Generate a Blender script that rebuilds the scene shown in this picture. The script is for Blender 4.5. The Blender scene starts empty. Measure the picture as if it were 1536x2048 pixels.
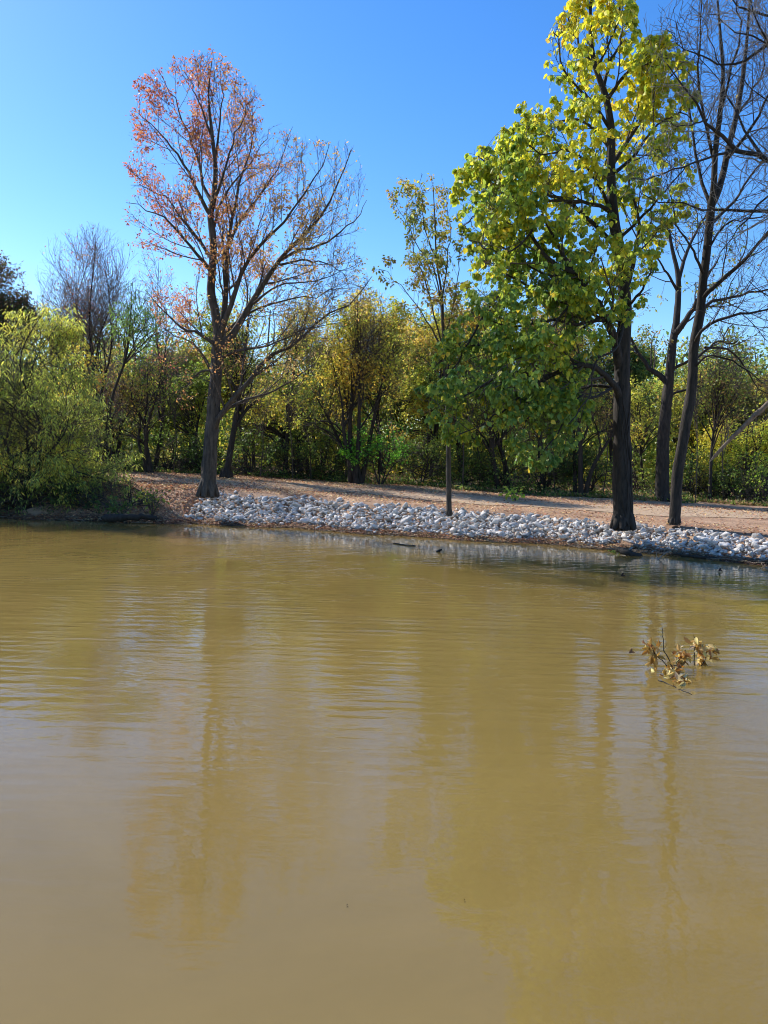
import bpy, math, bmesh
import numpy as np
from mathutils import Matrix, Vector

R = math.radians
sc = bpy.context.scene
COL = sc.collection

# ------------------------------------------------------------------ camera
CAM_H, PITCH, ROLL, F = 2.0, 4.5, 1.7, 1540.0
cam_d = bpy.data.cameras.new('camera')
cam = bpy.data.objects.new('camera', cam_d)
COL.objects.link(cam)
cam_d.sensor_fit = 'VERTICAL'
cam_d.sensor_height = 36.0
cam_d.lens = F / 2048.0 * 36.0
cam_d.clip_start = 0.05
cam_d.clip_end = 3000.0
CM = Matrix.Rotation(R(90 - PITCH), 4, 'X') @ Matrix.Rotation(R(ROLL), 4, 'Z')
cam.matrix_world = Matrix.Translation((0, 0, CAM_H)) @ CM
sc.camera = cam

# ------------------------------------------------------------------ light
SUN_AZ, SUN_EL = -52.0, 39.0           # degrees left of the view (+Y), above the horizon
sun_dir = Vector((math.sin(R(SUN_AZ)) * math.cos(R(SUN_EL)), math.cos(R(SUN_AZ)) * math.cos(R(SUN_EL)), math.sin(R(SUN_EL))))
world = bpy.data.worlds.new('World')
sc.world = world
world.use_nodes = True
wn = world.node_tree
for n in list(wn.nodes):
    wn.nodes.remove(n)
w_out = wn.nodes.new('ShaderNodeOutputWorld')
w_bg = wn.nodes.new('ShaderNodeBackground')
w_sky = wn.nodes.new('ShaderNodeTexSky')
w_sky.sky_type = 'NISHITA'
w_sky.sun_disc = False
w_sky.sun_elevation = R(SUN_EL)
w_sky.sun_rotation = R(SUN_AZ)
w_sky.altitude = 200.0
w_sky.air_density = 1.0
w_sky.dust_density = 0.25
w_sky.ozone_density = 3.0
w_hsv = wn.nodes.new('ShaderNodeHueSaturation')
w_hsv.inputs['Hue'].default_value = .508
w_hsv.inputs['Saturation'].default_value = 1.32
w_hsv.inputs['Value'].default_value = 1.15
w_bg.inputs['Strength'].default_value = 0.15
wn.links.new(w_sky.outputs[0], w_hsv.inputs['Color'])
wn.links.new(w_hsv.outputs[0], w_bg.inputs[0])
wn.links.new(w_bg.outputs[0], w_out.inputs[0])
sun_l = bpy.data.lights.new('sun', 'SUN')
sun_l.energy = 4.8
sun_l.angle = R(0.5)
sun_l.color = (1.0, 0.95, 0.87)
sun_o = bpy.data.objects.new('sun', sun_l)
COL.objects.link(sun_o)
sun_o.rotation_euler = (-sun_dir).to_track_quat('-Z', 'Y').to_euler()
sc.view_settings.view_transform = 'Standard'
sc.view_settings.look = 'None'
sc.view_settings.exposure = 0.38
sc.view_settings.gamma = 1.0
sc.render.engine = 'CYCLES'
sc.cycles.filter_width = 1.05
sc.cycles.max_bounces = 7
sc.cycles.diffuse_bounces = 3
sc.cycles.glossy_bounces = 3
sc.cycles.transmission_bounces = 4
sc.cycles.transparent_max_bounces = 8
sc.cycles.caustics_reflective = False
sc.cycles.caustics_refractive = False
sc.cycles.sample_clamp_indirect = 6.0

# ------------------------------------------------------------------ photo -> world helpers
C3 = np.array(CM.to_3x3())


def P(px, py, Y):
    """world points at depth Y (metres ahead) seen at photo pixel (px, py)"""
    px = np.asarray(px, float); py = np.asarray(py, float); Y = np.asarray(Y, float)
    d = np.stack([(px - 768) / F, -(py - 1024) / F, -np.ones_like(px)], -1) @ C3.T
    t = Y / d[..., 1]
    return d * t[..., None] + np.array([0, 0, CAM_H])


def G(px, py, z=0.0):
    d = np.array([(px - 768) / F, -(py - 1024) / F, -1.0]) @ C3.T
    t = (z - CAM_H) / d[2]
    return d * t + np.array([0, 0, CAM_H])


def nrm(v):
    return v / np.maximum(np.linalg.norm(v, axis=-1, keepdims=True), 1e-9)


# shoreline depth as a function of world X
_sh = np.array([G(x, y) for x, y in [(-400, 1024), (0, 1037), (200, 1044), (370, 1049), (480, 1052), (600, 1058), (760, 1070), (900, 1079), (1100, 1090), (1250, 1102), (1400, 1118), (1536, 1132), (1800, 1160)]])


def Ysh(X):
    X = np.asarray(X, float)
    y = np.interp(X, _sh[:, 0], _sh[:, 1])
    return y + 0.10 * np.sin(X * 2.3) + 0.06 * np.sin(X * 5.1 + 1)


def smooth(a, b, x):
    t = np.clip((x - a) / (b - a), 0, 1)
    return t * t * (3 - 2 * t)


def lump(X, Y):
    return (np.sin(X * 1.3 + Y * .7) + np.sin(X * .6 - Y * 1.7 + 2) + .6 * np.sin(X * 3.1 + 1) * np.sin(Y * 2.7)) / 2.6


def ground_z(X, Y):
    X = np.asarray(X, float); Y = np.asarray(Y, float)
    t = Y - Ysh(X)
    top = np.interp(X, [-12, -5, 0, 5, 9], [.92, .84, .68, .52, .46])
    far = np.interp(X, [-12, -5, 0, 5, 12], [1.02, .96, .82, .66, .6])
    z = np.where(t < 0, np.maximum(t * .35, -1.2), 0)
    z = z + smooth(.0, .35, t) * .05
    z = z + (top - .05) * smooth(.25, 2.35, t)
    z = z + (far - top) * smooth(2.4, 8, t)
    z = z + lump(X, Y) * .035 * smooth(.5, 3, t)
    z = z + smooth(30, 140, Y) * 1.2
    return z


# ------------------------------------------------------------------ mesh helpers
def tag(o, label=None, cat=None, group=None, kind=None):
    if label: o['label'] = label
    if cat: o['category'] = cat
    if group: o['group'] = group
    if kind: o['kind'] = kind
    return o


def empty(name, loc=(0, 0, 0)):
    o = bpy.data.objects.new(name, None)
    o.empty_display_size = .3
    COL.objects.link(o)
    o.location = loc
    return o


class MB:
    """collects vertices and equal-sized polygons, builds one mesh"""
    def __init__(s):
        s.v = []; s.f = []; s.c = []; s.n = 0

    def add(s, verts, faces, mat=0, color=None):
        verts = np.asarray(verts, np.float32).reshape(-1, 3)
        faces = np.asarray(faces, np.int64)
        s.v.append(verts)
        s.f.append((faces + s.n, mat))
        if color is None:
            color = np.zeros((len(verts), 4), np.float32) + .5
        s.c.append(np.asarray(color, np.float32))
        s.n += len(verts)

    def build(s, name, mats, parent=None, smooth_shade=False, loc=None):
        V = np.concatenate(s.v) if s.v else np.zeros((0, 3), np.float32)
        if loc is not None:
            V = V - np.asarray(loc, np.float32)
        me = bpy.data.meshes.new(name)
        me.vertices.add(len(V))
        me.vertices.foreach_set('co', V.ravel())
        nl = sum(f.size for f, _ in s.f); npoly = sum(len(f) for f, _ in s.f)
        me.loops.add(nl)
        me.polygons.add(npoly)
        vi = np.concatenate([f.ravel() for f, _ in s.f])
        tot = np.concatenate([np.full(len(f), f.shape[1]) for f, _ in s.f])
        start = np.concatenate([[0], np.cumsum(tot)[:-1]])
        mi = np.concatenate([np.full(len(f), m) for f, m in s.f])
        me.loops.foreach_set('vertex_index', vi.astype(np.int32))
        me.polygons.foreach_set('loop_start', start.astype(np.int32))
        me.polygons.foreach_set('material_index', mi.astype(np.int32))
        if smooth_shade:
            me.polygons.foreach_set('use_smooth', np.ones(npoly, bool))
        ca = me.color_attributes.new('tint', 'FLOAT_COLOR', 'POINT')
        ca.data.foreach_set('color', np.concatenate(s.c).ravel())
        me.update(calc_edges=True)
        for m in (mats if isinstance(mats, (list, tuple)) else [mats]):
            me.materials.append(m)
        o = bpy.data.objects.new(name, me)
        COL.objects.link(o)
        if parent is not None:
            o.parent = parent
        return o


def tubes(mb, Pt, Rd, sides=4, mat=0, rough=0.0, rng=None):
    """Pt (N,K,3), Rd (N,K): a tube round each polyline"""
    N, K, _ = Pt.shape
    if N == 0: return
    T = np.gradient(Pt, axis=1) if K > 1 else Pt
    T = nrm(T)
    d = nrm(Pt[:, -1] - Pt[:, 0])
    ref = np.zeros((N, 3)); ref[np.arange(N), np.argmin(np.abs(d), axis=1)] = 1
    n1 = nrm(np.cross(T, ref[:, None, :]))
    n2 = np.cross(T, n1)
    a = np.arange(sides) / sides * 2 * math.pi
    r = Rd[:, :, None, None]
    if rough and rng is not None:
        ridge = rng.standard_normal((N, 1, sides, 1)) * .8 + np.repeat(rng.standard_normal((N, (K + 2) // 3, sides, 1)), 3, axis=1)[:, :K] * .6
        r = r * (1 + rough * (ridge + .6 * rng.standard_normal((N, K, sides, 1))))
    V = Pt[:, :, None, :] + r * (np.cos(a)[None, None, :, None] * n1[:, :, None, :] + np.sin(a)[None, None, :, None] * n2[:, :, None, :])
    base = (np.arange(N) * K * sides)[:, None, None]
    k = (np.arange(K - 1) * sides)[None, :, None]
    i = np.arange(sides)[None, None, :]; j = (i + 1) % sides
    Fq = np.stack([base + k + i, base + k + j, base + k + sides + j, base + k + sides + i], -1).reshape(-1, 4)
    mb.add(V.reshape(-1, 3), Fq, mat)


def resample(poly, K):
    """smooth resampling (Catmull-Rom) of one polyline to K points"""
    p = np.asarray(poly, float)
    if len(p) > 2:
        q = np.vstack([2 * p[0] - p[1], p, 2 * p[-1] - p[-2]])
        out = []
        for i in range(len(p) - 1):
            t = np.linspace(0, 1, 8, endpoint=False)[:, None]
            a, b, c, d = q[i], q[i + 1], q[i + 2], q[i + 3]
            out.append(.5 * (2 * b + (c - a) * t + (2 * a - 5 * b + 4 * c - d) * t ** 2 + (3 * b - a - 3 * c + d) * t ** 3))
        p = np.vstack(out + [p[-1:]])
    s = np.concatenate([[0], np.cumsum(np.linalg.norm(np.diff(p, axis=0), axis=1))])
    u = np.linspace(0, s[-1], K)
    return np.stack([np.interp(u, s, p[:, c]) for c in range(3)], -1)


LEAF_HEART = (np.array([[0, 0, 0], [.12, .30, .04], [.50, .42, .02], [.80, .22, -.05], [1.05, 0, -.16], [.80, -.22, -.05], [.50, -.42, .02], [.12, -.30, .04], [.5, 0, -.06]]),
              np.array([[0, 8, 2, 1], [8, 4, 3, 2], [0, 7, 6, 8], [8, 6, 5, 4]]))
LEAF_SMALL = (np.array([[0, 0, 0], [.45, .27, .05], [1, 0, -.08], [.45, -.27, .05]]), np.array([[0, 3, 2, 1]]))
LEAF_NARROW = (np.array([[0, 0, 0], [.4, .12, .03], [1, 0, -.12], [.4, -.12, .03]]), np.array([[0, 3, 2, 1]]))
LEAF_CURLED = (np.array([[0, 0, 0], [.2, .16, .10], [.55, .22, .16], [.85, .10, .05], [1.0, 0, -.12], [.85, -.10, .05], [.55, -.22, .16], [.2, -.16, .10], [.5, 0, -.03]]),
               np.array([[0, 8, 2, 1], [8, 4, 3, 2], [0, 7, 6, 8], [8, 6, 5, 4]]))


def leaves(mb, pos, axis, normal, size, color, tmpl, mat=1):
    tv, tf = tmpl
    M = len(pos)
    if M == 0: return
    axis = nrm(axis)
    side = nrm(np.cross(normal, axis))
    nn = np.cross(axis, side)
    V = pos[:, None, :] + size[:, None, None] * (tv[None, :, 0:1] * axis[:, None, :] + tv[None, :, 1:2] * side[:, None, :] + tv[None, :, 2:3] * nn[:, None, :])
    Fq = (tf[None] + (np.arange(M) * len(tv))[:, None, None]).reshape(-1, tf.shape[1])
    c = np.repeat(np.concatenate([color, np.ones((M, 1))], 1)[:, None, :], len(tv), axis=1).reshape(-1, 4)
    mb.add(V.reshape(-1, 3), Fq, mat, c)


def pick(palette, rng, M, pos=None, freq=.9, jitter=.18, spread=.75):
    """leaf colours: neighbouring leaves tend to the same palette entry"""
    pal = np.array(palette)
    K = len(pal)
    if pos is not None:
        ph = rng.uniform(0, 6, 6)
        v = (np.sin(pos[:, 0] * freq * 1.7 + ph[0]) + np.sin(pos[:, 1] * freq * 1.5 + ph[1]) + np.sin(pos[:, 2] * freq * 1.9 + ph[2]) + .7 * np.sin((pos[:, 0] + pos[:, 2]) * freq * 3.1 + ph[3])) / 3.7
        u = np.clip(.5 + .5 * v + rng.normal(0, spread * .3, M), 0, .999)
    else:
        u = rng.random(M)
    c = pal[(u * K).astype(int)]
    return np.clip(1.42 * c * (1 + rng.normal(0, jitter, (M, 1))) * (1 + rng.normal(0, jitter * .3, (M, 3))), .004, .9)


# ------------------------------------------------------------------ growth
def interp_at(Pt, Rd, idx, u):
    K = Pt.shape[1]
    x = np.clip(u, 0, .9999) * (K - 1)
    k = x.astype(int); f = (x - k)[:, None]
    a = Pt[idx, k]; b = Pt[idx, k + 1]
    return a * (1 - f) + b * f, nrm(b - a), Rd[idx, k] * (1 - f[:, 0]) + Rd[idx, k + 1] * f[:, 0]


def children(rng, Pt, Rd, per_m, u0, u1, ang, ang_sd, length, K, trop=.3, wig=.12, rfac=.5, rmin=.003, env=None, shrink=.55, rmax=9., side=None):
    """grow side branches on every polyline; length = metres at the base of the parent, shrinking to its tip"""
    L = np.linalg.norm(np.diff(Pt, axis=1), axis=2).sum(1)
    n = np.maximum(1, (L * per_m * (u1 - u0) + rng.random(len(L))).astype(int))
    idx = np.repeat(np.arange(len(L)), n)
    off = np.arange(len(idx)) - np.repeat(np.cumsum(n) - n, n)
    u = u0 + (u1 - u0) * (off + rng.random(len(idx))) / n[idx]
    p, T, r = interp_at(Pt, Rd, idx, u)
    M = len(idx)
    q = rng.standard_normal((M, 3))
    if side is not None:
        q = q + side
    q = nrm(q - (q * T).sum(1, keepdims=True) * T)
    a = np.radians(rng.normal(ang, ang_sd, M))[:, None]
    d = np.cos(a) * T + np.sin(a) * q
    Lc = length * (1 - shrink * (u - u0) / max(u1 - u0, 1e-6)) * rng.uniform(.65, 1.25, M)
    up = np.array([0, 0, 1.0])
    wv = rng.standard_normal((M, K, 3)) * wig

    def grow(dd, LL, p0, w):
        out = [p0]
        for k in range(K - 1):
            dd = nrm(dd + up * trop / (K - 1) + w[:, k])
            out.append(out[-1] + dd * (LL / (K - 1))[:, None])
        return np.stack(out, 1)
    C = grow(d, Lc, p, wv)
    keep = np.ones(M, bool)
    if env is not None:
        for s in (.7, .6, .5):
            bad = ~env(C[:, -1])
            if not bad.any(): break
            Lc[bad] *= s
            C[bad] = grow(d[bad], Lc[bad], p[bad], wv[bad])
        keep = env(C[:, -1]) | env(C[:, K // 2])
    rb = np.clip(r * rfac * rng.uniform(.75, 1.1, M), rmin, rmax)
    Rc = rb[:, None] * np.linspace(1, .35, K)[None] + 0
    Rc = np.maximum(Rc, rmin * .6)
    return C[keep], Rc[keep]


def poly_env(pts_px, Y, depth_r, back=None):
    """crown envelope: outline seen in the photo, given real depth by revolving it about its own axis"""
    poly = P(np.array(pts_px)[:, 0], np.array(pts_px)[:, 1], np.full(len(pts_px), Y))[:, [0, 2]]
    xc_z = np.linspace(poly[:, 1].min(), poly[:, 1].max(), 24)
    mids = []
    for z in xc_z:
        xs = []
        for i in range(len(poly)):
            a, b = poly[i], poly[(i + 1) % len(poly)]
            if (a[1] - z) * (b[1] - z) < 0:
                xs.append(a[0] + (b[0] - a[0]) * (z - a[1]) / (b[1] - a[1]))
        mids.append((min(xs) + max(xs)) / 2 if len(xs) >= 2 else np.nan)
    mids = np.array(mids); ok = ~np.isnan(mids)
    back = depth_r if back is None else back

    zm = (poly[:, 1].min() + poly[:, 1].max()) / 2

    def inside(p):
        dy = p[:, 1] - Y
        rr = np.where(dy > 0, back, depth_r)
        s = np.sqrt(np.clip(1 - (dy / rr) ** 2, 0, 1))
        valid = s > .12
        s = np.maximum(s, .12)
        f = Y / np.maximum(p[:, 1], 1)
        qx = p[:, 0] * f; qz = CAM_H + (p[:, 2] - CAM_H) * f
        z = zm + (qz - zm) / (s ** .35)
        xc = np.interp(z, xc_z[ok], mids[ok])
        x = xc + (qx - xc) / s
        ins = np.zeros(len(p), bool)
        for i in range(len(poly)):
            a, b = poly[i], poly[(i + 1) % len(poly)]
            if a[1] == b[1]: continue
            cond = (a[1] > z) != (b[1] > z)
            ins ^= cond & (x < (b[0] - a[0]) * (z - a[1]) / (b[1] - a[1]) + a[0])
        return ins & valid
    return inside


def ell_env(ells):
    E = np.array(ells, float)

    def inside(p):
        q = ((p[:, None, :] - E[None, :, :3]) / E[None, :, 3:]) ** 2
        return (q.sum(2) < 1).any(1)
    return inside


def leaf_cloud(mb, rng, Pt, n_per, size, palette, tmpl, droop=.5, env=None, keep=None, colour=None, spread=.5, freq=.9, flat=.4, u0=.25, off=.3, sunny=.55, clump=None):
    """leaves along the outer part of each twig"""
    M = Pt.shape[0]
    n = rng.poisson(n_per, M)
    idx = np.repeat(np.arange(M), n)
    u = rng.uniform(u0, 1, len(idx))
    p, T, _ = interp_at(Pt, np.ones(Pt.shape[:2]), idx, u)
    if clump is not None:
        ph = rng.uniform(0, 6, 4)
        v = np.sin(p[:, 0] * 2.9 + ph[0]) + np.sin(p[:, 1] * 2.6 + ph[1]) + np.sin(p[:, 2] * 3.1 + ph[2]) + .8 * np.sin((p[:, 0] - p[:, 2]) * 5.3 + ph[3])
        k = rng.random(len(p)) < np.clip(.5 + clump * v, .03, 1)
        p, T, idx = p[k], T[k], idx[k]
    if keep is not None:
        pr = keep(p)
        k = rng.random(len(p)) < pr
        p, T, idx = p[k], T[k], idx[k]
    m = len(p)
    out = nrm(rng.standard_normal((m, 3)) + T * .5)
    ax = nrm(out * .8 + np.array([0, 0, -1.0]) * droop)
    nr = nrm(np.array([0, 0, 1.0]) * flat + rng.standard_normal((m, 3)) * .6 + np.array(sun_dir) * sunny)
    sz = size * rng.uniform(.5, 1.35, m)
    p = p + out * (sz * off)[:, None]
    col = colour(p, rng) if colour is not None else pick(palette, rng, m, p, freq=freq, spread=spread)
    leaves(mb, p, ax, nr, sz, col, tmpl)
    return m


# ------------------------------------------------------------------ materials
def new_mat(name):
    m = bpy.data.materials.new(name)
    m.use_nodes = True
    nt = m.node_tree
    for n in list(nt.nodes): nt.nodes.remove(n)
    out = nt.nodes.new('ShaderNodeOutputMaterial')
    return m, nt, out


def N(nt, kind, **kw):
    n = nt.nodes.new(kind)
    for k, v in kw.items():
        if k.startswith('i_'):
            n.inputs[k[2:].replace('_', ' ')].default_value = v
        else:
            setattr(n, k, v)
    return n


def ramp(nt, stops, fac):
    r = nt.nodes.new('ShaderNodeValToRGB')
    el = r.color_ramp.elements
    while len(el) < len(stops): el.new(.5)
    for e, (p, c) in zip(el, stops):
        e.position = p; e.color = (*c, 1) if len(c) == 3 else c
    nt.links.new(fac, r.inputs[0])
    return r


def leaf_mat(name, trans=.45, gloss=.5):
    m, nt, out = new_mat(name)
    at = N(nt, 'ShaderNodeAttribute', attribute_name='tint')
    pr = N(nt, 'ShaderNodeBsdfPrincipled')
    pr.inputs['Roughness'].default_value = gloss
    pr.inputs['Specular IOR Level'].default_value = .28
    tr = N(nt, 'ShaderNodeBsdfTranslucent')
    hs = N(nt, 'ShaderNodeHueSaturation')
    hs.inputs['Saturation'].default_value = 1.05
    hs.inputs['Value'].default_value = 1.6
    mx = N(nt, 'ShaderNodeMixShader')
    mx.inputs[0].default_value = trans
    nt.links.new(at.outputs['Color'], pr.inputs['Base Color'])
    nt.links.new(at.outputs['Color'], hs.inputs['Color'])
    nt.links.new(hs.outputs[0], tr.inputs[0])
    nt.links.new(pr.outputs[0], mx.inputs[1])
    nt.links.new(tr.outputs[0], mx.inputs[2])
    nt.links.new(mx.outputs[0], out.inputs[0])
    return m


def bark_mat(name, c1, c2, scale=16, bump=1.0, stretch=.22):
    m, nt, out = new_mat(name)
    tc = N(nt, 'ShaderNodeTexCoord')
    mp = N(nt, 'ShaderNodeMapping')
    mp.inputs['Scale'].default_value = (scale, scale, scale * stretch)
    nt.links.new(tc.outputs['Object'], mp.inputs[0])
    no = N(nt, 'ShaderNodeTexNoise')
    no.inputs['Scale'].default_value = 1.0
    no.inputs['Detail'].default_value = 5
    no.inputs['Roughness'].default_value = .65
    nt.links.new(mp.outputs[0], no.inputs[0])
    n2 = N(nt, 'ShaderNodeTexNoise')
    n2.inputs['Scale'].default_value = 1.3
    nt.links.new(tc.outputs['Object'], n2.inputs[0])
    rp = ramp(nt, [(.32, c1), (.68, c2)], no.outputs[0])
    mx = N(nt, 'ShaderNodeMixRGB', blend_type='MULTIPLY')
    mx.inputs[0].default_value = .5
    rp2 = ramp(nt, [(.35, (.6, .6, .55)), (.65, (1, 1, 1))], n2.outputs[0])
    nt.links.new(rp.outputs[0], mx.inputs[1]); nt.links.new(rp2.outputs[0], mx.inputs[2])
    bp = N(nt, 'ShaderNodeBump')
    bp.inputs['Strength'].default_value = bump
    bp.inputs['Distance'].default_value = .03
    nt.links.new(no.outputs[0], bp.inputs['Height'])
    pr = N(nt, 'ShaderNodeBsdfPrincipled')
    pr.inputs['Roughness'].default_value = .85
    nt.links.new(mx.outputs[0], pr.inputs['Base Color'])
    nt.links.new(bp.outputs[0], pr.inputs['Normal'])
    nt.links.new(pr.outputs[0], out.inputs[0])
    return m


LEAFM = leaf_mat('leaf')
DRYM = leaf_mat('dry_leaf', trans=.25, gloss=.6)
BARK_GREY = bark_mat('grey_bark', (.028, .021, .017), (.135, .105, .08))
BARK_DARK = bark_mat('dark_bark', (.012, .009, .007), (.060, .045, .035))
BARK_PALE = bark_mat('pale_bark', (.16, .14, .13), (.36, .32, .29))
TWIG = bark_mat('twig_bark', (.05, .036, .03), (.13, .10, .085), scale=5)
PINKTWIG = bark_mat('reddish_twig_bark', (.13, .09, .08), (.27, .21, .19), scale=5)
DEADWOOD = bark_mat('dead_wood', (.14, .10, .065), (.34, .26, .18))
WETWOOD = bark_mat('wet_wood', (.012, .010, .008), (.05, .04, .03))


def ground_material():
    m, nt, out = new_mat('leaf_strewn_dirt')
    tc = N(nt, 'ShaderNodeTexCoord')
    a = N(nt, 'ShaderNodeTexNoise'); a.inputs['Scale'].default_value = 1.4; a.inputs['Detail'].default_value = 6
    b = N(nt, 'ShaderNodeTexNoise'); b.inputs['Scale'].default_value = 18; b.inputs['Detail'].default_value = 6; b.inputs['Roughness'].default_value = .7
    for x in (a, b): nt.links.new(tc.outputs['Object'], x.inputs[0])
    r1 = ramp(nt, [(.3, (.31, .185, .11)), (.55, (.47, .295, .18)), (.75, (.54, .37, .24))], a.outputs[0])
    r2 = ramp(nt, [(.3, (.45, .42, .40)), (.5, (.95, .93, .92)), (.72, (1.25, 1.2, 1.12))], b.outputs[0])
    mx = N(nt, 'ShaderNodeMixRGB', blend_type='MULTIPLY'); mx.inputs[0].default_value = 1
    nt.links.new(r1.outputs[0], mx.inputs[1]); nt.links.new(r2.outputs[0], mx.inputs[2])
    # damp dark mud by the water line
    sx = N(nt, 'ShaderNodeSeparateXYZ'); nt.links.new(tc.outputs['Object'], sx.inputs[0])
    ad = N(nt, 'ShaderNodeMath', operation='MULTIPLY_ADD'); ad.inputs[1].default_value = .16; nt.links.new(a.outputs[0], ad.inputs[0])
    nt.links.new(sx.outputs[2], ad.inputs[2])
    wet = ramp(nt, [(.10, (.16, .14, .12)), (.22, (1, 1, 1))], ad.outputs[0])
    mw = N(nt, 'ShaderNodeMixRGB', blend_type='MULTIPLY'); mw.inputs[0].default_value = 1
    nt.links.new(mx.outputs[0], mw.inputs[1]); nt.links.new(wet.outputs[0], mw.inputs[2])
    bp = N(nt, 'ShaderNodeBump'); bp.inputs['Strength'].default_value = .8; bp.inputs['Distance'].default_value = .03
    nt.links.new(b.outputs[0], bp.inputs['Height'])
    pr = N(nt, 'ShaderNodeBsdfPrincipled'); pr.inputs['Roughness'].default_value = .9
    nt.links.new(mw.outputs[0], pr.inputs['Base Color']); nt.links.new(bp.outputs[0], pr.inputs['Normal'])
    nt.links.new(pr.outputs[0], out.inputs[0])
    return m


def path_material():
    m, nt, out = new_mat('packed_dirt')
    tc = N(nt, 'ShaderNodeTexCoord')
    b = N(nt, 'ShaderNodeTexNoise'); b.inputs['Scale'].default_value = 9; b.inputs['Detail'].default_value = 8; b.inputs['Roughness'].default_value = .7
    nt.links.new(tc.outputs['Object'], b.inputs[0])
    r = ramp(nt, [(.3, (.28, .18, .11)), (.5, (.46, .32, .20)), (.7, (.55, .40, .265))], b.outputs[0])
    bp = N(nt, 'ShaderNodeBump'); bp.inputs['Strength'].default_value = .5; bp.inputs['Distance'].default_value = .02
    nt.links.new(b.outputs[0], bp.inputs['Height'])
    pr = N(nt, 'ShaderNodeBsdfPrincipled'); pr.inputs['Roughness'].default_value = .95
    nt.links.new(r.outputs[0], pr.inputs['Base Color']); nt.links.new(bp.outputs[0], pr.inputs['Normal'])
    nt.links.new(pr.outputs[0], out.inputs[0])
    return m


def rock_material():
    m, nt, out = new_mat('pale_limestone')
    tc = N(nt, 'ShaderNodeTexCoord')
    oi = N(nt, 'ShaderNodeObjectInfo')
    at = N(nt, 'ShaderNodeAttribute', attribute_name='tint')
    n = N(nt, 'ShaderNodeTexNoise'); n.inputs['Scale'].default_value = 9; n.inputs['Detail'].default_value = 6; n.inputs['Roughness'].default_value = .65
    nt.links.new(tc.outputs['Object'], n.inputs[0])
    r = ramp(nt, [(.3, (.36, .335, .32)), (.5, (.56, .54, .535)), (.75, (.70, .685, .68))], n.outputs[0])
    mul = N(nt, 'ShaderNodeMixRGB', blend_type='MULTIPLY'); mul.inputs[0].default_value = 1
    # per-stone tone: the merged bed carries it in 'tint', single stones through their own tint
    nt.links.new(r.outputs[0], mul.inputs[1]); nt.links.new(at.outputs['Color'], mul.inputs[2])
    bp = N(nt, 'ShaderNodeBump'); bp.inputs['Strength'].default_value = .5; bp.inputs['Distance'].default_value = .02
    nt.links.new(n.outputs[0], bp.inputs['Height'])
    pr = N(nt, 'ShaderNodeBsdfPrincipled'); pr.inputs['Roughness'].default_value = .8
    nt.links.new(mul.outputs[0], pr.inputs['Base Color']); nt.links.new(bp.outputs[0], pr.inputs['Normal'])
    nt.links.new(pr.outputs[0], out.inputs[0])
    return m


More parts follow.
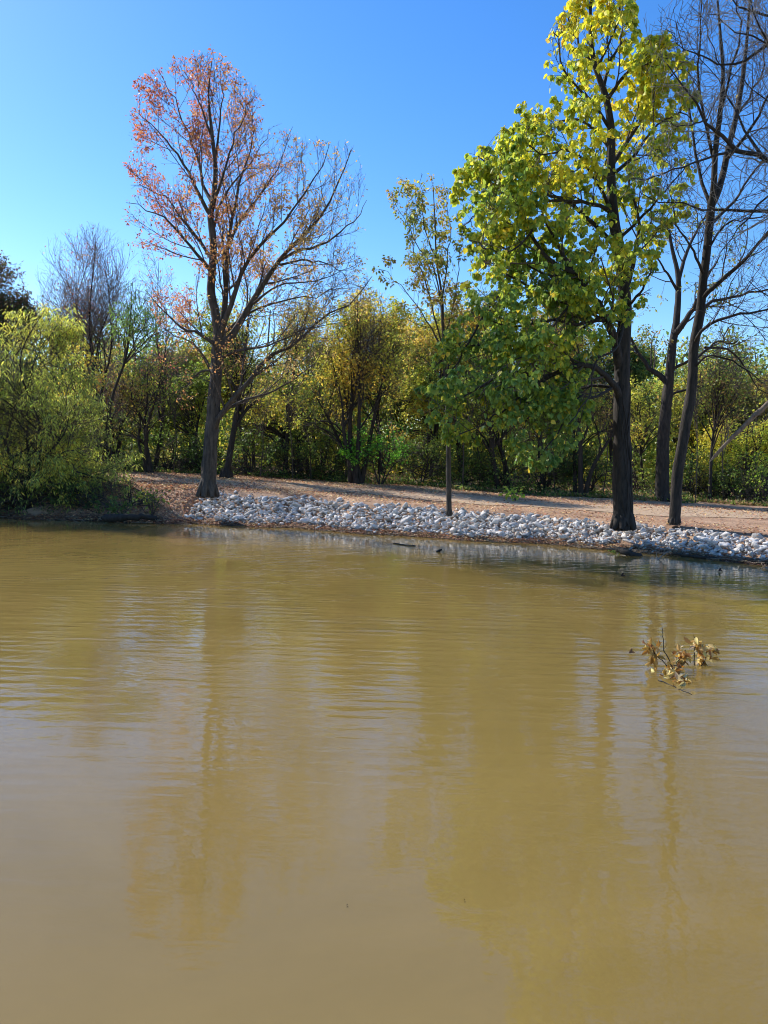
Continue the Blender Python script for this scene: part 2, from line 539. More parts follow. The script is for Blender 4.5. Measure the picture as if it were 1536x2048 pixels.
def water_material():
    m, nt, out = new_mat('murky_water')
    L = nt.links
    tc = N(nt, 'ShaderNodeTexCoord')

    def noise(scale, sx, sy, rot=0, detail=2, dist=0.0, rough=.5):
        mp = N(nt, 'ShaderNodeMapping'); mp.inputs['Scale'].default_value = (sx, sy, 1); mp.inputs['Rotation'].default_value = (0, 0, R(rot))
        L.new(tc.outputs['Object'], mp.inputs[0])
        n = N(nt, 'ShaderNodeTexNoise'); n.inputs['Scale'].default_value = scale; n.inputs['Detail'].default_value = detail
        n.inputs['Distortion'].default_value = dist; n.inputs['Roughness'].default_value = rough
        L.new(mp.outputs[0], n.inputs[0])
        return n.outputs[0]

    def math_(op, a, b):
        x = N(nt, 'ShaderNodeMath', operation=op)
        for i, v in enumerate((a, b)):
            if isinstance(v, (int, float)): x.inputs[i].default_value = v
            else: L.new(v, x.inputs[i])
        return x.outputs[0]
    sep = N(nt, 'ShaderNodeSeparateXYZ'); L.new(tc.outputs['Object'], sep.inputs[0])
    # calm close to the viewer, rippled further out and in slow patches
    calm = N(nt, 'ShaderNodeMapRange'); calm.inputs['From Min'].default_value = 2.6; calm.inputs['From Max'].default_value = 6.8
    calm.inputs['To Min'].default_value = .06; calm.inputs['To Max'].default_value = 1.0
    L.new(sep.outputs[1], calm.inputs[0])
    patch = ramp(nt, [(.38, (.22, .22, .22)), (.60, (1, 1, 1))], noise(.6, 1, 1.3, 25, 4, 1.0))
    # long low ripple trains running almost parallel to the bank
    w1 = N(nt, 'ShaderNodeTexWave', wave_type='BANDS', bands_direction='Y', wave_profile='SIN')
    mp1 = N(nt, 'ShaderNodeMapping'); mp1.inputs['Scale'].default_value = (.12, 1, 1); mp1.inputs['Rotation'].default_value = (0, 0, R(-7))
    L.new(tc.outputs['Object'], mp1.inputs[0]); L.new(mp1.outputs[0], w1.inputs[0])
    w1.inputs['Scale'].default_value = 1.55; w1.inputs['Distortion'].default_value = 7.5; w1.inputs['Detail'].default_value = 2; w1.inputs['Detail Scale'].default_value = 1.1
    h = math_('MULTIPLY', w1.outputs[1], .0022)
    h = math_('ADD', h, math_('MULTIPLY', noise(2.3, .7, 3.0, -7, 2, .6), .0070))
    h = math_('ADD', h, math_('MULTIPLY', noise(7.5, .6, 2.6, 5, 3), .0032))
    h = math_('MULTIPLY', h, patch.outputs[0])
    h = math_('ADD', h, math_('MULTIPLY', noise(3.1, .9, 2.2, 14, 2, .5), .0022))
    h = math_('MULTIPLY', h, calm.outputs[0])
    # sheltered strip along the far bank
    sh = N(nt, 'ShaderNodeMath', operation='MULTIPLY_ADD'); sh.inputs[1].default_value = .21; L.new(sep.outputs[0], sh.inputs[0]); L.new(sep.outputs[1], sh.inputs[2])
    lee = N(nt, 'ShaderNodeMapRange'); lee.inputs['From Min'].default_value = 12.5; lee.inputs['From Max'].default_value = 17.0; lee.inputs['To Min'].default_value = 1.0; lee.inputs['To Max'].default_value = .12
    L.new(sh.outputs[0], lee.inputs[0])
    h = math_('MULTIPLY', h, lee.outputs[0])
    h = math_('ADD', h, math_('MULTIPLY', noise(1.2, 1, 1.4, 20, 3), .0022))
    h = math_('ADD', h, math_('MULTIPLY', noise(5.5, 1, 2.0, 9, 3, .8), .0008))
    bp = N(nt, 'ShaderNodeBump'); bp.inputs['Strength'].default_value = 1.0; bp.inputs['Distance'].default_value = 1.0
    L.new(h, bp.inputs['Height'])
    silt = ramp(nt, [(.3, (.196, .134, .037)), (.7, (.258, .175, .052))], noise(.28, 1, 1, 0, 6, .8, .62))
    pr = N(nt, 'ShaderNodeBsdfPrincipled')
    pr.inputs['Roughness'].default_value = .015
    pr.inputs['IOR'].default_value = 1.40
    # light scatters sideways in the silt, so shadows on the pond are soft
    pr.subsurface_method = 'BURLEY'
    pr.inputs['Subsurface Weight'].default_value = 1.0
    pr.inputs['Subsurface Radius'].default_value = (1.0, .9, .6)
    pr.inputs['Subsurface Scale'].default_value = 1.2
    L.new(silt.outputs[0], pr.inputs['Base Color'])
    L.new(bp.outputs[0], pr.inputs['Normal'])
    L.new(pr.outputs[0], out.inputs[0])
    return m


GROUND_M, PATH_M, ROCK_M, WATER_M = ground_material(), path_material(), rock_material(), water_material()

# ------------------------------------------------------------------ ground, path, water
def sheet(name, xs, ys, zf, mat):
    X, Y = np.meshgrid(xs, ys)
    Z = zf(X, Y)
    V = np.stack([X, Y, Z], -1).reshape(-1, 3)
    nx, ny = len(xs), len(ys)
    i = np.arange(nx - 1)[None, :]; j = (np.arange(ny - 1) * nx)[:, None]
    Fq = np.stack([i + j, i + j + 1, i + j + nx + 1, i + j + nx], -1).reshape(-1, 4)
    mb = MB(); mb.add(V, Fq)
    o = mb.build(name, mat, smooth_shade=True)
    tag(o, kind='structure')
    return o


xs = np.concatenate([[-900, -400, -200, -100, -60, -40, -30, -24], np.arange(-20, 20.01, .16), [24, 30, 40, 60, 100, 200, 400, 900]])
ys = np.concatenate([[-60, -20, 0, 6], np.arange(11, 34, .16), [36, 40, 45, 52, 60, 80, 120, 200, 400, 900]])
sheet('ground', xs, ys, ground_z, GROUND_M)
sheet('water', np.array([-900, -60, 0, 60, 900]), np.array([-60, -5, 5, 12, 40]), lambda X, Y: X * 0, WATER_M)

pu = np.arange(-22, 20, .25)
pv = np.linspace(0, 1, 12)
PU, PV = np.meshgrid(pu, pv)
PY = Ysh(PU * .97) * .0 + np.interp(PU, [-20, -5, 0, 5, 15], [24.5, 24.0, 23.4, 21.9, 19.0]) + (PV - .5) * (2.3 + .25 * np.sin(PU * 1.1) + .2 * np.sin(PU * 2.7 + 1))
V = np.stack([PU, PY, ground_z(PU, PY) + .012], -1).reshape(-1, 3)
nx = len(pu); i = np.arange(nx - 1)[None, :]; j = (np.arange(len(pv) - 1) * nx)[:, None]
mb = MB(); mb.add(V, np.stack([i + j, i + j + 1, i + j + nx + 1, i + j + nx], -1).reshape(-1, 4))
tag(mb.build('path', PATH_M, smooth_shade=True), kind='structure')

# ------------------------------------------------------------------ riprap
rng = np.random.default_rng(7)
variants = []
for k in range(14):
    bm = bmesh.new()
    pts = nrm(rng.standard_normal((13, 3))) * rng.uniform(.72, 1.0, (13, 1)) * np.array([.55, .40, .32])
    for p in pts: bm.verts.new(p)
    bmesh.ops.convex_hull(bm, input=bm.verts[:])
    for v in [v for v in bm.verts if not v.link_faces]: bm.verts.remove(v)
    bmesh.ops.bevel(bm, geom=bm.edges[:], offset=.018, segments=1, affect='EDGES')
    bmesh.ops.triangulate(bm, faces=bm.faces[:])
    bm.verts.ensure_lookup_table(); bm.verts.index_update()
    vv = np.array([v.co[:] for v in bm.verts]); ff = np.array([[v.index for v in f.verts] for f in bm.faces])
    variants.append((vv, ff)); bm.free()

# band of rock between the dirt strip at the water and the top of the bank
x_left = G(346, 1030, .3)[0]
cand = []
for layer, (step, lift) in enumerate([(.094, -.01), (.108, .05)]):
    for X in np.arange(x_left, 9.5, step):
        for t in np.arange(.40, 2.75, step * .92):
            x = X + rng.uniform(-.5, .5) * step
            tt = t + rng.uniform(-.5, .5) * step
            edge = .12 * math.sin(x * 2.1) + .08 * math.sin(x * 5.3 + 1)
            topw = 1.86 + .5 * edge + .1 * rng.standard_normal()
            loww = .36 + edge * .8 + .05 * rng.standard_normal()
            if layer == 1: topw -= .25; loww += .08
            # the left end of the bed is rounded
            if x < x_left + .45 and tt > .7 + 4.4 * (x - x_left + .02): continue
            if not (loww < tt < topw): continue
            y = float(Ysh(x)) + tt
            s = float(np.clip(rng.lognormal(math.log(.112), .45), .06, .32))
            if tt < loww + .25 and rng.random() < .3: s *= .7
            z = float(ground_z(x, y)) + lift + s * .12
            cand.append((x, y, z, s, layer))
cand = np.array(cand)
# a few strays on the dirt strip
for k in range(70):
    x = rng.uniform(x_left, 9); t = rng.uniform(.12, .5)
    y = float(Ysh(x)) + t
    s = rng.uniform(.07, .14)
    cand = np.vstack([cand, [x, y, float(ground_z(x, y)) + .02, s, 2]])
TRUNKS = [(P(415, 985, 20.0), .24), (P(1246, 1050, 17.0), .27), (P(1349, 1043, 17.5), .18), (P(898, 1027, 18.4), .10)]
ok = np.ones(len(cand), bool)
for c, r in TRUNKS:
    ok &= np.hypot(cand[:, 0] - c[0], cand[:, 1] - c[1]) > r
cand = cand[ok]
from mathutils import Euler
vis = cand[:, 3] / cand[:, 1] * np.where(cand[:, 4] == 1, 1.0, .55)
vis[np.abs(cand[:, 0]) > cand[:, 1] * .49] = 0
order = np.argsort(-vis)
single = set(order[:298].tolist())
rock_data = {}
bed = MB()
for n_, (x, y, z, s, lay) in enumerate(cand):
    k = int(rng.integers(14))
    rot = Euler(rng.uniform(-.6, .6, 3) * np.array([1, 1, 0]) + np.array([0, 0, rng.uniform(0, 6.28)]))
    scl = np.array([s * rng.uniform(.9, 1.4), s * rng.uniform(.85, 1.15), s * rng.uniform(.8, 1.15)])
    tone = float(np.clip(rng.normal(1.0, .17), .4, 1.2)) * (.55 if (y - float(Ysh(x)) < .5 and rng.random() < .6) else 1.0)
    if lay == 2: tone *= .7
    warm = rng.random() < .12
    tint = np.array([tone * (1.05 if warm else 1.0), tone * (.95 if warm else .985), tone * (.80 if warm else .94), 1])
    if n_ in single:
        q = int(np.clip((tone - .3) / .85 * 4, 0, 3.99)) * 2 + int(warm)
        key = (k, q)
        if key not in rock_data:
            mb = MB(); t2 = tint.copy()
            mb.add(variants[k][0], variants[k][1], 0, np.repeat(t2[None], len(variants[k][0]), 0))
            o = mb.build('riprap_rock', ROCK_M)
            rock_data[key] = o.data
        else:
            o = bpy.data.objects.new('riprap_rock', rock_data[key]); COL.objects.link(o)
        o.location = (x, y, z); o.rotation_euler = rot; o.scale = scl
        tag(o, 'pale grey angular limestone rock lying in the riprap bank above the water', 'rock', 'rocks of the riprap bank')
    else:
        M3 = np.array(rot.to_matrix()) * scl[None, :]
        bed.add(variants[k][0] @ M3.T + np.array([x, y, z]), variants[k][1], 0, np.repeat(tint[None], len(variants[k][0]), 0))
tag(bed.build('riprap_bed', ROCK_M), 'bed of smaller pale limestone riprap covering the bank slope', 'rocks', kind='stuff')

# ------------------------------------------------------------------ fallen leaves
rng = np.random.default_rng(11)
RUST = [(.15, .07, .04), (.29, .12, .06), (.40, .20, .11), (.46, .29, .17), (.24, .14, .08), (.52, .38, .20)]


def litter(X, Y, mb, size=.065, dark=1.0):
    m = len(X)
    z = ground_z(X, Y) + rng.uniform(.008, .03, m)
    p = np.stack([X, Y, z], -1)
    a = rng.uniform(0, 6.28, m)
    ax = np.stack([np.cos(a), np.sin(a), rng.normal(0, .25, m)], -1)
    nr = nrm(np.stack([rng.normal(0, .35, m), rng.normal(0, .35, m), np.ones(m)], -1))
    leaves(mb, p, ax, nr, size * rng.uniform(.6, 1.4, m), pick(RUST, rng, m, p, spread=1.6) * dark, LEAF_SMALL, 0)


mb = MB()
# general scatter over the bank, thicker under the red tree
X = rng.uniform(-13, 12, 70000); t = rng.uniform(2.0, 9.5, 70000)
pk = rng.random(70000) < np.clip(.35 + .65 * np.exp(-((X + 6.5) / 5) ** 2) - .3 * np.exp(-((t - 5.0) / 1.3) ** 2), 0.05, 1)
X, t = X[pk], t[pk]
litter(X, Ysh(X) + t, mb)
X = rng.uniform(-9, -4.9, 7000); t = rng.uniform(.1, 2.8, 7000)
litter(X, Ysh(X) + t, mb)
X = rng.uniform(-13, 9, 9000); t = np.abs(rng.normal(.22, .16, 9000)) + .02
litter(X, Ysh(X) + t, mb, .06, .75)
X = rng.uniform(x_left, 9, 1800); t = .3 + 1.9 * rng.random(1800) ** 1.6
n_ = len(X); p = np.stack([X, Ysh(X) + t, ground_z(X, Ysh(X) + t) + .16], -1)
a = rng.uniform(0, 6.28, n_)
leaves(mb, p, np.stack([np.cos(a), np.sin(a), rng.normal(0, .4, n_)], -1), nrm(np.stack([rng.normal(0, .4, n_), rng.normal(0, .4, n_), np.ones(n_)], -1)), .05 * rng.uniform(.6, 1.3, n_), pick(RUST, rng, n_), LEAF_SMALL, 0)
tag(mb.build('leaf_litter', DRYM), 'fallen rust and tan leaves strewn over the dirt bank', 'fallen leaves', kind='stuff')


# ------------------------------------------------------------------ trees traced from the photo
def limbs_from_px(specs, Y, K=12, pw=.8):
    """specs: list of (points [(px,py)...], depth offset at start, at end, r0, r1)"""
    Pt, Rd = [], []
    for pts, d0, d1, r0, r1 in specs:
        a = np.array(pts, float)
        w = np.linspace(0, 1, len(a))
        Pt.append(resample(P(a[:, 0], a[:, 1], Y + d0 + (d1 - d0) * w ** .8), K))
        Rd.append(r0 + (r1 - r0) * np.linspace(0, 1, K) ** pw)
    return np.array(Pt), np.array(Rd)


def base_flare(mb, base, r, rng, n=7, mat=0):
    """buttress roots at the foot of a trunk"""
    Pt, Rd = [], []
    for k in range(n):
        a = 6.283 * k / n + rng.uniform(-.25, .25)
        d = np.array([math.cos(a), math.sin(a), 0])
        Pt.append([base + d * r * .35 + [0, 0, r * 1.7], base + d * r * .75 + [0, 0, r * .7], base + d * r * 1.0 + [0, 0, r * .1], base + d * r * 1.25 + [0, 0, -r * .3]])
        Rd.append([r * .45, r * .42, r * .32, r * .2])
    tubes(mb, np.array(Pt), np.array(Rd), 7, mat, .06, rng)


def make_tree(name, label, group, base, trunk_specs, limb_specs, Y, env, seed, levels, leaf=None, bark=None, twig=None, flare=None, extra=None):
    rng = np.random.default_rng(seed)
    base = np.asarray(base)
    root = empty(name, base)
    tag(root, label, 'tree', group)
    TP, TR = limbs_from_px(trunk_specs, Y, 40, 1.15)
    mb = MB()
    tubes(mb, TP, TR, 16, 0, .055, rng)
    if flare: base_flare(mb, base, flare, rng)
    LP, LR = limbs_from_px(limb_specs, Y, 14)
    # small natural kinks in the limbs
    kink = rng.standard_normal(LP.shape) * .035 * np.linspace(0, 1, LP.shape[1])[None, :, None]
    LP = LP + kink
    tubes(mb, LP, LR, 8, 0, .04, rng)
    if extra: extra(mb, rng)
    mb.build('trunk', bark or BARK_DARK, root, smooth_shade=True, loc=base)
    cr = MB()
    cur = (LP, LR)
    allt = []
    for kw in levels:
        kw = dict(kw); sd = kw.pop('sides', 4); src = kw.pop('src', None)
        C, Rc = children(rng, cur[0], cur[1], env=env, **kw)
        tubes(cr, C, Rc, sd, 0)
        allt.append((C, Rc)); cur = (C, Rc)
    if leaf: leaf(cr, rng, allt)
    cr.build('crown', [twig or TWIG, LEAFM], root, loc=base)
    return root, allt


# --- the red and orange tree on the left of the riprap
YR = 20.0
env = poly_env([(425, 95), (345, 118), (270, 155), (258, 230), (245, 300), (250, 370), (232, 415), (232, 465), (285, 530), (300, 600), (300, 680), (320, 760), (380, 840), (450, 850), (540, 800), (640, 740), (710, 690), (760, 590), (735, 530), (735, 430), (742, 350), (700, 280), (650, 280), (600, 245), (560, 235), (535, 265), (525, 180), (500, 150)], YR, 3.3)


def red_leaf(p, rng):
    m = len(p)
    base = P(np.array([415.]), np.array([985.]), np.array([YR]))[0]
    x = (p[:, 0] - base[0]); z = p[:, 2]
    u = np.clip(.45 + x * .15 + (5.6 - z) * .035 + rng.normal(0, .17, m), 0, .999)     # red at the outer left, orange inwards
    pal = np.array([(.44, .15, .10), (.52, .22, .12), (.54, .27, .11), (.57, .32, .11), (.60, .38, .12), (.55, .41, .17)])
    return np.clip(pal[(u * 6).astype(int)] * (1 + rng.normal(0, .2, (m, 1))), .01, .85)


def red_keep(p):
    base = P(np.array([415.]), np.array([985.]), np.array([YR]))[0]
    x = p[:, 0] - base[0]; z = p[:, 2]
    blob = lambda cx, cz, r: np.exp(-(((x - cx) ** 2 + (z - cz) ** 2) / r ** 2))
    d = .18 + .22 * np.exp(-((x + 1.4) / 1.6) ** 2) * smooth(4.5, 7, z) + .3 * blob(-1.7, 9.2, .7) + .5 * blob(-2.0, 7.0, .6) + .4 * blob(-1.3, 5.6, .8) + .6 * blob(-.1, 7.2, .9) + .95 * blob(1.4, 7.4, 1.05) + .45 * blob(-.5, 10.2, 1.2)
    d = d + .25 * blob(-.4, 5.0, 1.2) - .12 * smooth(2.2, 3.6, x) * smooth(6, 7, z)
    d = d * np.clip(1 + .55 * (np.sin(x * 5.3 + z) + np.sin(z * 4.7 + 1) + np.sin(p[:, 1] * 4.9)), .1, 2.4)
    return np.clip(d, .02, 1)


def red_leaves(cr, rng, allt):
    leaf_cloud(cr, rng, allt[2][0], 7.5, .07, None, LEAF_SMALL, droop=.5, keep=red_keep, colour=red_leaf, off=.5)
    leaf_cloud(cr, rng, allt[1][0], 8, .072, None, LEAF_SMALL, droop=.5, keep=red_keep, colour=red_leaf, off=.7)


def hanging_vine(mb, rng):
    Pt = resample(P([432, 428, 446, 462, 455, 437], [700, 780, 850, 900, 915, 918], [YR - .3] * 6), 22)[None]
    tubes(mb, Pt, np.full((1, 22), .008), 4)


red, _ = make_tree('autumn_tree', 'tall red and orange leaved tree at the left end of the rocks', 'trees standing on the bank', P(415, 988, YR),
    [([(415, 994), (417, 960), (421, 900), (426, 830), (431, 760), (434, 700), (438, 665)], 0, 0, .195, .130),
     ([(437, 675), (430, 620), (422, 582), (426, 520), (426, 477), (421, 431), (427, 396), (431, 336), (424, 266), (417, 190), (424, 120)], 0, -.2, .115, .008)],
    [([(437, 680), (445, 652), (452, 582), (454, 512), (460, 440), (475, 380), (498, 300), (505, 230)], 0, .8, .10, .008),
     ([(440, 672), (448, 645), (466, 600), (484, 540), (522, 487), (560, 450), (600, 400), (640, 330), (655, 290)], 0, -.9, .075, .007),
     ([(440, 690), (459, 680), (501, 610), (550, 533), (572, 505), (635, 441), (673, 371), (700, 300)], 0, .5, .10, .008),
     ([(560, 520), (600, 500), (640, 492), (712, 438), (735, 400)], .4, 1.2, .05, .006),
     ([(428, 560), (417, 536), (371, 480), (325, 431), (255, 406)], 0, -1.2, .06, .006),
     ([(424, 520), (412, 501), (360, 431), (322, 389), (262, 365)], 0, 1.2, .055, .006),
     ([(421, 431), (410, 413), (371, 336), (336, 283), (270, 220)], 0, -.5, .055, .005),
     ([(422, 400), (406, 371), (396, 318), (354, 213), (318, 140)], 0, .8, .05, .005),
     ([(425, 420), (431, 396), (450, 340), (466, 283), (501, 195)], 0, -.9, .05, .005),
     ([(430, 330), (438, 260), (445, 190), (440, 130)], 0, .7, .04, .005),
     ([(422, 270), (400, 210), (375, 150), (365, 125)], -.1, -.7, .03, .004),
     ([(424, 470), (440, 410), (470, 360), (520, 300), (540, 260)], 0, 1.4, .045, .005),
     ([(455, 500), (480, 440), (520, 390), (560, 330), (585, 255)], .4, 1.8, .045, .005),
     ([(434, 712), (429, 689), (394, 666), (366, 657), (320, 620), (295, 585)], 0, -.8, .06, .005),
     ([(431, 740), (400, 745), (360, 780), (335, 790)], 0, .5, .035, .005),
     ([(430, 760), (400, 700), (350, 670), (310, 640)], 0, 1.6, .04, .005),
     ([(425, 870), (440, 830), (455, 812), (492, 769), (538, 712), (589, 686), (646, 640), (700, 600), (745, 555)], 0, -.8, .085, .006),
     ([(440, 825), (490, 800), (555, 780), (610, 740), (660, 700)], 0, 1.0, .045, .005),
     ([(437, 690), (446, 668), (509, 620), (578, 600), (632, 592), (700, 570)], 0, 1.2, .05, .005),
     ([(436, 720), (480, 700), (540, 690), (600, 660), (680, 650)], 0, -1.6, .045, .005),
     ([(560, 530), (610, 520), (660, 530), (700, 560)], .3, -.6, .035, .004),
     ([(500, 612), (560, 570), (640, 560), (720, 520)], .2, -1.2, .035, .004)],
    YR, env, 21,
    [dict(per_m=3.4, u0=.12, u1=1, ang=36, ang_sd=10, length=1.75, K=7, trop=.45, wig=.09, rfac=.42, rmin=.006, sides=4, shrink=.55, rmax=.03),
     dict(per_m=7.0, u0=.15, u1=1, ang=34, ang_sd=10, length=.75, K=5, trop=.3, wig=.10, rfac=.55, rmin=.0048, sides=3, shrink=.5, rmax=.012),
     dict(per_m=8.0, u0=.2, u1=1, ang=35, ang_sd=12, length=.36, K=4, trop=.2, wig=.12, rfac=.7, rmin=.0036, sides=3, shrink=.4, rmax=.007)],
    leaf=red_leaves, bark=BARK_GREY, flare=.23, extra=hanging_vine)

# --- the big green and yellow tree
YG = 17.0
env_g = poly_env([(1180, -90), (1140, -20), (1120, 20), (1092, 60), (1090, 120), (1085, 200), (1030, 205), (1010, 245), (955, 280), (915, 320), (905, 370), (908, 430), (925, 480), (925, 560), (905, 640), (865, 700), (845, 760), (795, 830), (850, 835), (905, 900), (945, 890), (1000, 860), (1040, 960), (1100, 955), (1160, 900), (1200, 810), (1215, 720), (1270, 680), (1300, 600), (1330, 490), (1395, 420), (1405, 250), (1385, 120), (1330, 60), (1285, 70), (1270, 0), (1250, -80)], YG - .3, 3.0)


def green_col(p, rng):
    m = len(p)
    z = p[:, 2]
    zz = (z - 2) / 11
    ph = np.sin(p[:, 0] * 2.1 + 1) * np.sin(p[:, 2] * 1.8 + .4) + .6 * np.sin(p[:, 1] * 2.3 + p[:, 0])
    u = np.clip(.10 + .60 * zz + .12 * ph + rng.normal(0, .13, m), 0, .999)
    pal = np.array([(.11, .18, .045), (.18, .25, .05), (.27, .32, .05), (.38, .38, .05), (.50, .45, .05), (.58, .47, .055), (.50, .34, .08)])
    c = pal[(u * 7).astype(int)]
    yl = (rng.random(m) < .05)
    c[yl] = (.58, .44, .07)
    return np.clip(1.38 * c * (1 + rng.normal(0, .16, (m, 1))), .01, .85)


def green_keep(p):
    z = p[:, 2]
    v = np.sin(p[:, 0] * 4.9 + 2) + np.sin(p[:, 2] * 5.6 + p[:, 0]) + np.sin(p[:, 1] * 4.6 + 1) + .7 * np.sin(p[:, 0] * 1.9 + p[:, 2] * 2.3)
    c = P(np.array([1260.]), np.array([400.]), np.array([YG]))[0]
    right = smooth(.2, 1.6, p[:, 0] - c[0]) * (1 - smooth(9.0, 10.2, z))
    return np.clip(.50 + .50 * v, .03, 1) * (1 - .45 * right)


def green_leaves(cr, rng, allt):
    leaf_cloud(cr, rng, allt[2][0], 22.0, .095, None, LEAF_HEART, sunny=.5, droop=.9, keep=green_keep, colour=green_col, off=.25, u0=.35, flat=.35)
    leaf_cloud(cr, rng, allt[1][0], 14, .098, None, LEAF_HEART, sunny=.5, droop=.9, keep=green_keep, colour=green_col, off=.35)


def trunk_vines(mb, rng):
    b = P(1246, 1050, YG)
    top = P(1245, 760, YG)
    for k in range(9):
        a0 = rng.uniform(3.2, 6.6)
        h = h_ = rng.uniform(.6, 1.0)
        s = np.linspace(0, 1, 26)
        a = a0 + 1.1 * np.sin(s * rng.uniform(2, 5) + rng.uniform(0, 6))
        r = .198 - .035 * s * h_
        c = b[None] * (1 - s[:, None] * h) + top[None] * (s[:, None] * h)
        Pt = c + np.stack([np.cos(a) * r, np.sin(a) * r, 0 * a], -1)
        tubes(mb, Pt[None], np.linspace(.022, .01, 26)[None], 5)


big, _ = make_tree('broadleaf_tree', 'large tree with big green and yellow leaves and a thick dark trunk on the rocks', 'trees standing on the bank', P(1246, 1052, YG),
    [([(1246, 1060), (1245, 1000), (1243, 900), (1243, 820), (1244, 750), (1246, 690), (1250, 620), (1246, 560), (1238, 500), (1226, 427), (1222, 350), (1222, 256), (1209, 184), (1192, 141), (1180, 60), (1185, -40)], 0, 0, .205, .02)],
    [([(1240, 740), (1229, 680), (1206, 629), (1174, 577), (1148, 540), (1110, 480), (1085, 430)], 0, -1.0, .12, .02),
     ([(1225, 670), (1195, 600), (1150, 590), (1100, 600), (1040, 560), (980, 540)], -.2, .8, .07, .015),
     ([(1241, 800), (1232, 775), (1206, 745), (1177, 729), (1130, 735), (1080, 760), (1030, 740), (960, 770), (890, 800)], 0, -1.2, .085, .012),
     ([(1150, 545), (1100, 520), (1050, 450), (1034, 414), (995, 346), (960, 310)], -.8, -.6, .055, .012),
     ([(1237, 500), (1190, 450), (1136, 405), (1080, 380), (1020, 340), (980, 300)], 0, .9, .06, .012),
     ([(1230, 440), (1215, 420), (1179, 405), (1132, 402), (1070, 400), (1000, 430)], 0, -1.4, .055, .012),
     ([(1222, 300), (1190, 260), (1157, 239), (1119, 243), (1085, 260), (1040, 240)], 0, .5, .045, .01),
     ([(1221, 260), (1190, 210), (1150, 170), (1120, 120), (1110, 60)], 0, -.8, .04, .01),
     ([(1205, 180), (1222, 120), (1240, 85), (1250, 20)], 0, .4, .045, .01),
     ([(1192, 141), (1160, 90), (1140, 40), (1150, -10)], 0, .3, .035, .01),
     ([(1215, 200), (1250, 150), (1290, 130), (1340, 110)], 0, -.7, .045, .01),
     ([(1224, 330), (1270, 260), (1310, 200), (1350, 140), (1370, 110)], 0, .8, .05, .01),
     ([(1224, 350), (1260, 320), (1300, 270), (1350, 230), (1390, 240)], 0, -.9, .045, .01),
     ([(1250, 600), (1264, 534), (1277, 440), (1262, 380), (1256, 330), (1270, 280)], 0, 1.0, .065, .012),
     ([(1235, 480), (1290, 430), (1330, 380), (1375, 330)], 0, -1.2, .04, .01),
     ([(1248, 640), (1200, 640), (1150, 650), (1090, 640), (1030, 650), (960, 640)], 0, -1.8, .055, .012),
     ([(1243, 760), (1200, 790), (1150, 800), (1120, 860), (1090, 900)], 0, -1.6, .045, .01),
     ([(1243, 780), (1180, 770), (1110, 800), (1060, 830), (1030, 890)], 0, .6, .045, .01),
     ([(1250, 620), (1275, 590), (1295, 560), (1310, 500)], 0, -1.0, .04, .01),
     ([(1130, 735), (1060, 700), (980, 690), (920, 690), (870, 730)], -.6, .8, .045, .01),
     ([(1085, 430), (1040, 490), (990, 500), (940, 480)], -1.0, -1.8, .03, .008),
     ([(1180, 580), (1130, 620), (1080, 690), (1020, 720)], -.5, -2.0, .04, .01),
     ([(1226, 427), (1180, 340), (1130, 300), (1090, 310), (1040, 280)], 0, -1.6, .045, .01),
     ([(1130, 735), (1060, 780), (1010, 820), (960, 850), (920, 870)], -.6, -1.6, .035, .01),
     ([(1040, 560), (990, 600), (950, 660), (900, 740), (850, 800)], .4, -.4, .035, .01),
     ([(1034, 414), (980, 420), (940, 440), (925, 470)], -.7, .2, .03, .008),
     ([(1148, 540), (1090, 550), (1020, 500), (960, 470)], -.8, .9, .035, .01),
     ([(1206, 629), (1140, 680), (1080, 760), (1050, 830), (1060, 900)], -.4, 1.4, .04, .01),
     ([(1192, 141), (1230, 60), (1240, 0), (1220, -60)], 0, -1.0, .03, .01),
     ([(1250, 640), (1230, 700), (1190, 720), (1170, 800), (1140, 850)], -.2, -2.2, .035, .01)],
    YG, env_g, 33,
    [dict(per_m=4.3, u0=.15, u1=1, ang=48, ang_sd=13, length=1.5, K=6, trop=.25, wig=.13, rfac=.45, rmin=.008, sides=4, shrink=.45, rmax=.03),
     dict(per_m=6.0, u0=.15, u1=1, ang=46, ang_sd=14, length=.65, K=4, trop=.1, wig=.15, rfac=.6, rmin=.006, sides=3, shrink=.4, rmax=.012),
     dict(per_m=5.5, u0=.2, u1=1, ang=50, ang_sd=15, length=.3, K=3, trop=-.1, wig=.15, rfac=.7, rmin=.005, sides=3, shrink=.3, rmax=.008)],
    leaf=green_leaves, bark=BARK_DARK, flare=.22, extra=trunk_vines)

# --- slender young tree on the rocks
YS = 18.4
env_s = poly_env([(850, 345), (805, 355), (770, 385), (772, 450), (790, 500), (745, 530), (770, 585), (790, 650), (820, 740), (870, 830), (915, 840), (945, 760), (945, 650), (930, 520), (935, 430), (920, 370), (880, 345)], YS, 1.6)
OLIVE = [(.10, .13, .03), (.17, .19, .04), (.26, .24, .05), (.24, .17, .05), (.38, .32, .06), (.30, .18, .06)]


def olive_leaves(cr, rng, allt):
    leaf_cloud(cr, rng, allt[2][0], 15, .082, OLIVE, LEAF_SMALL, droop=.6, off=.6)
    leaf_cloud(cr, rng, allt[1][0], 14, .082, OLIVE, LEAF_SMALL, droop=.6, off=.6)


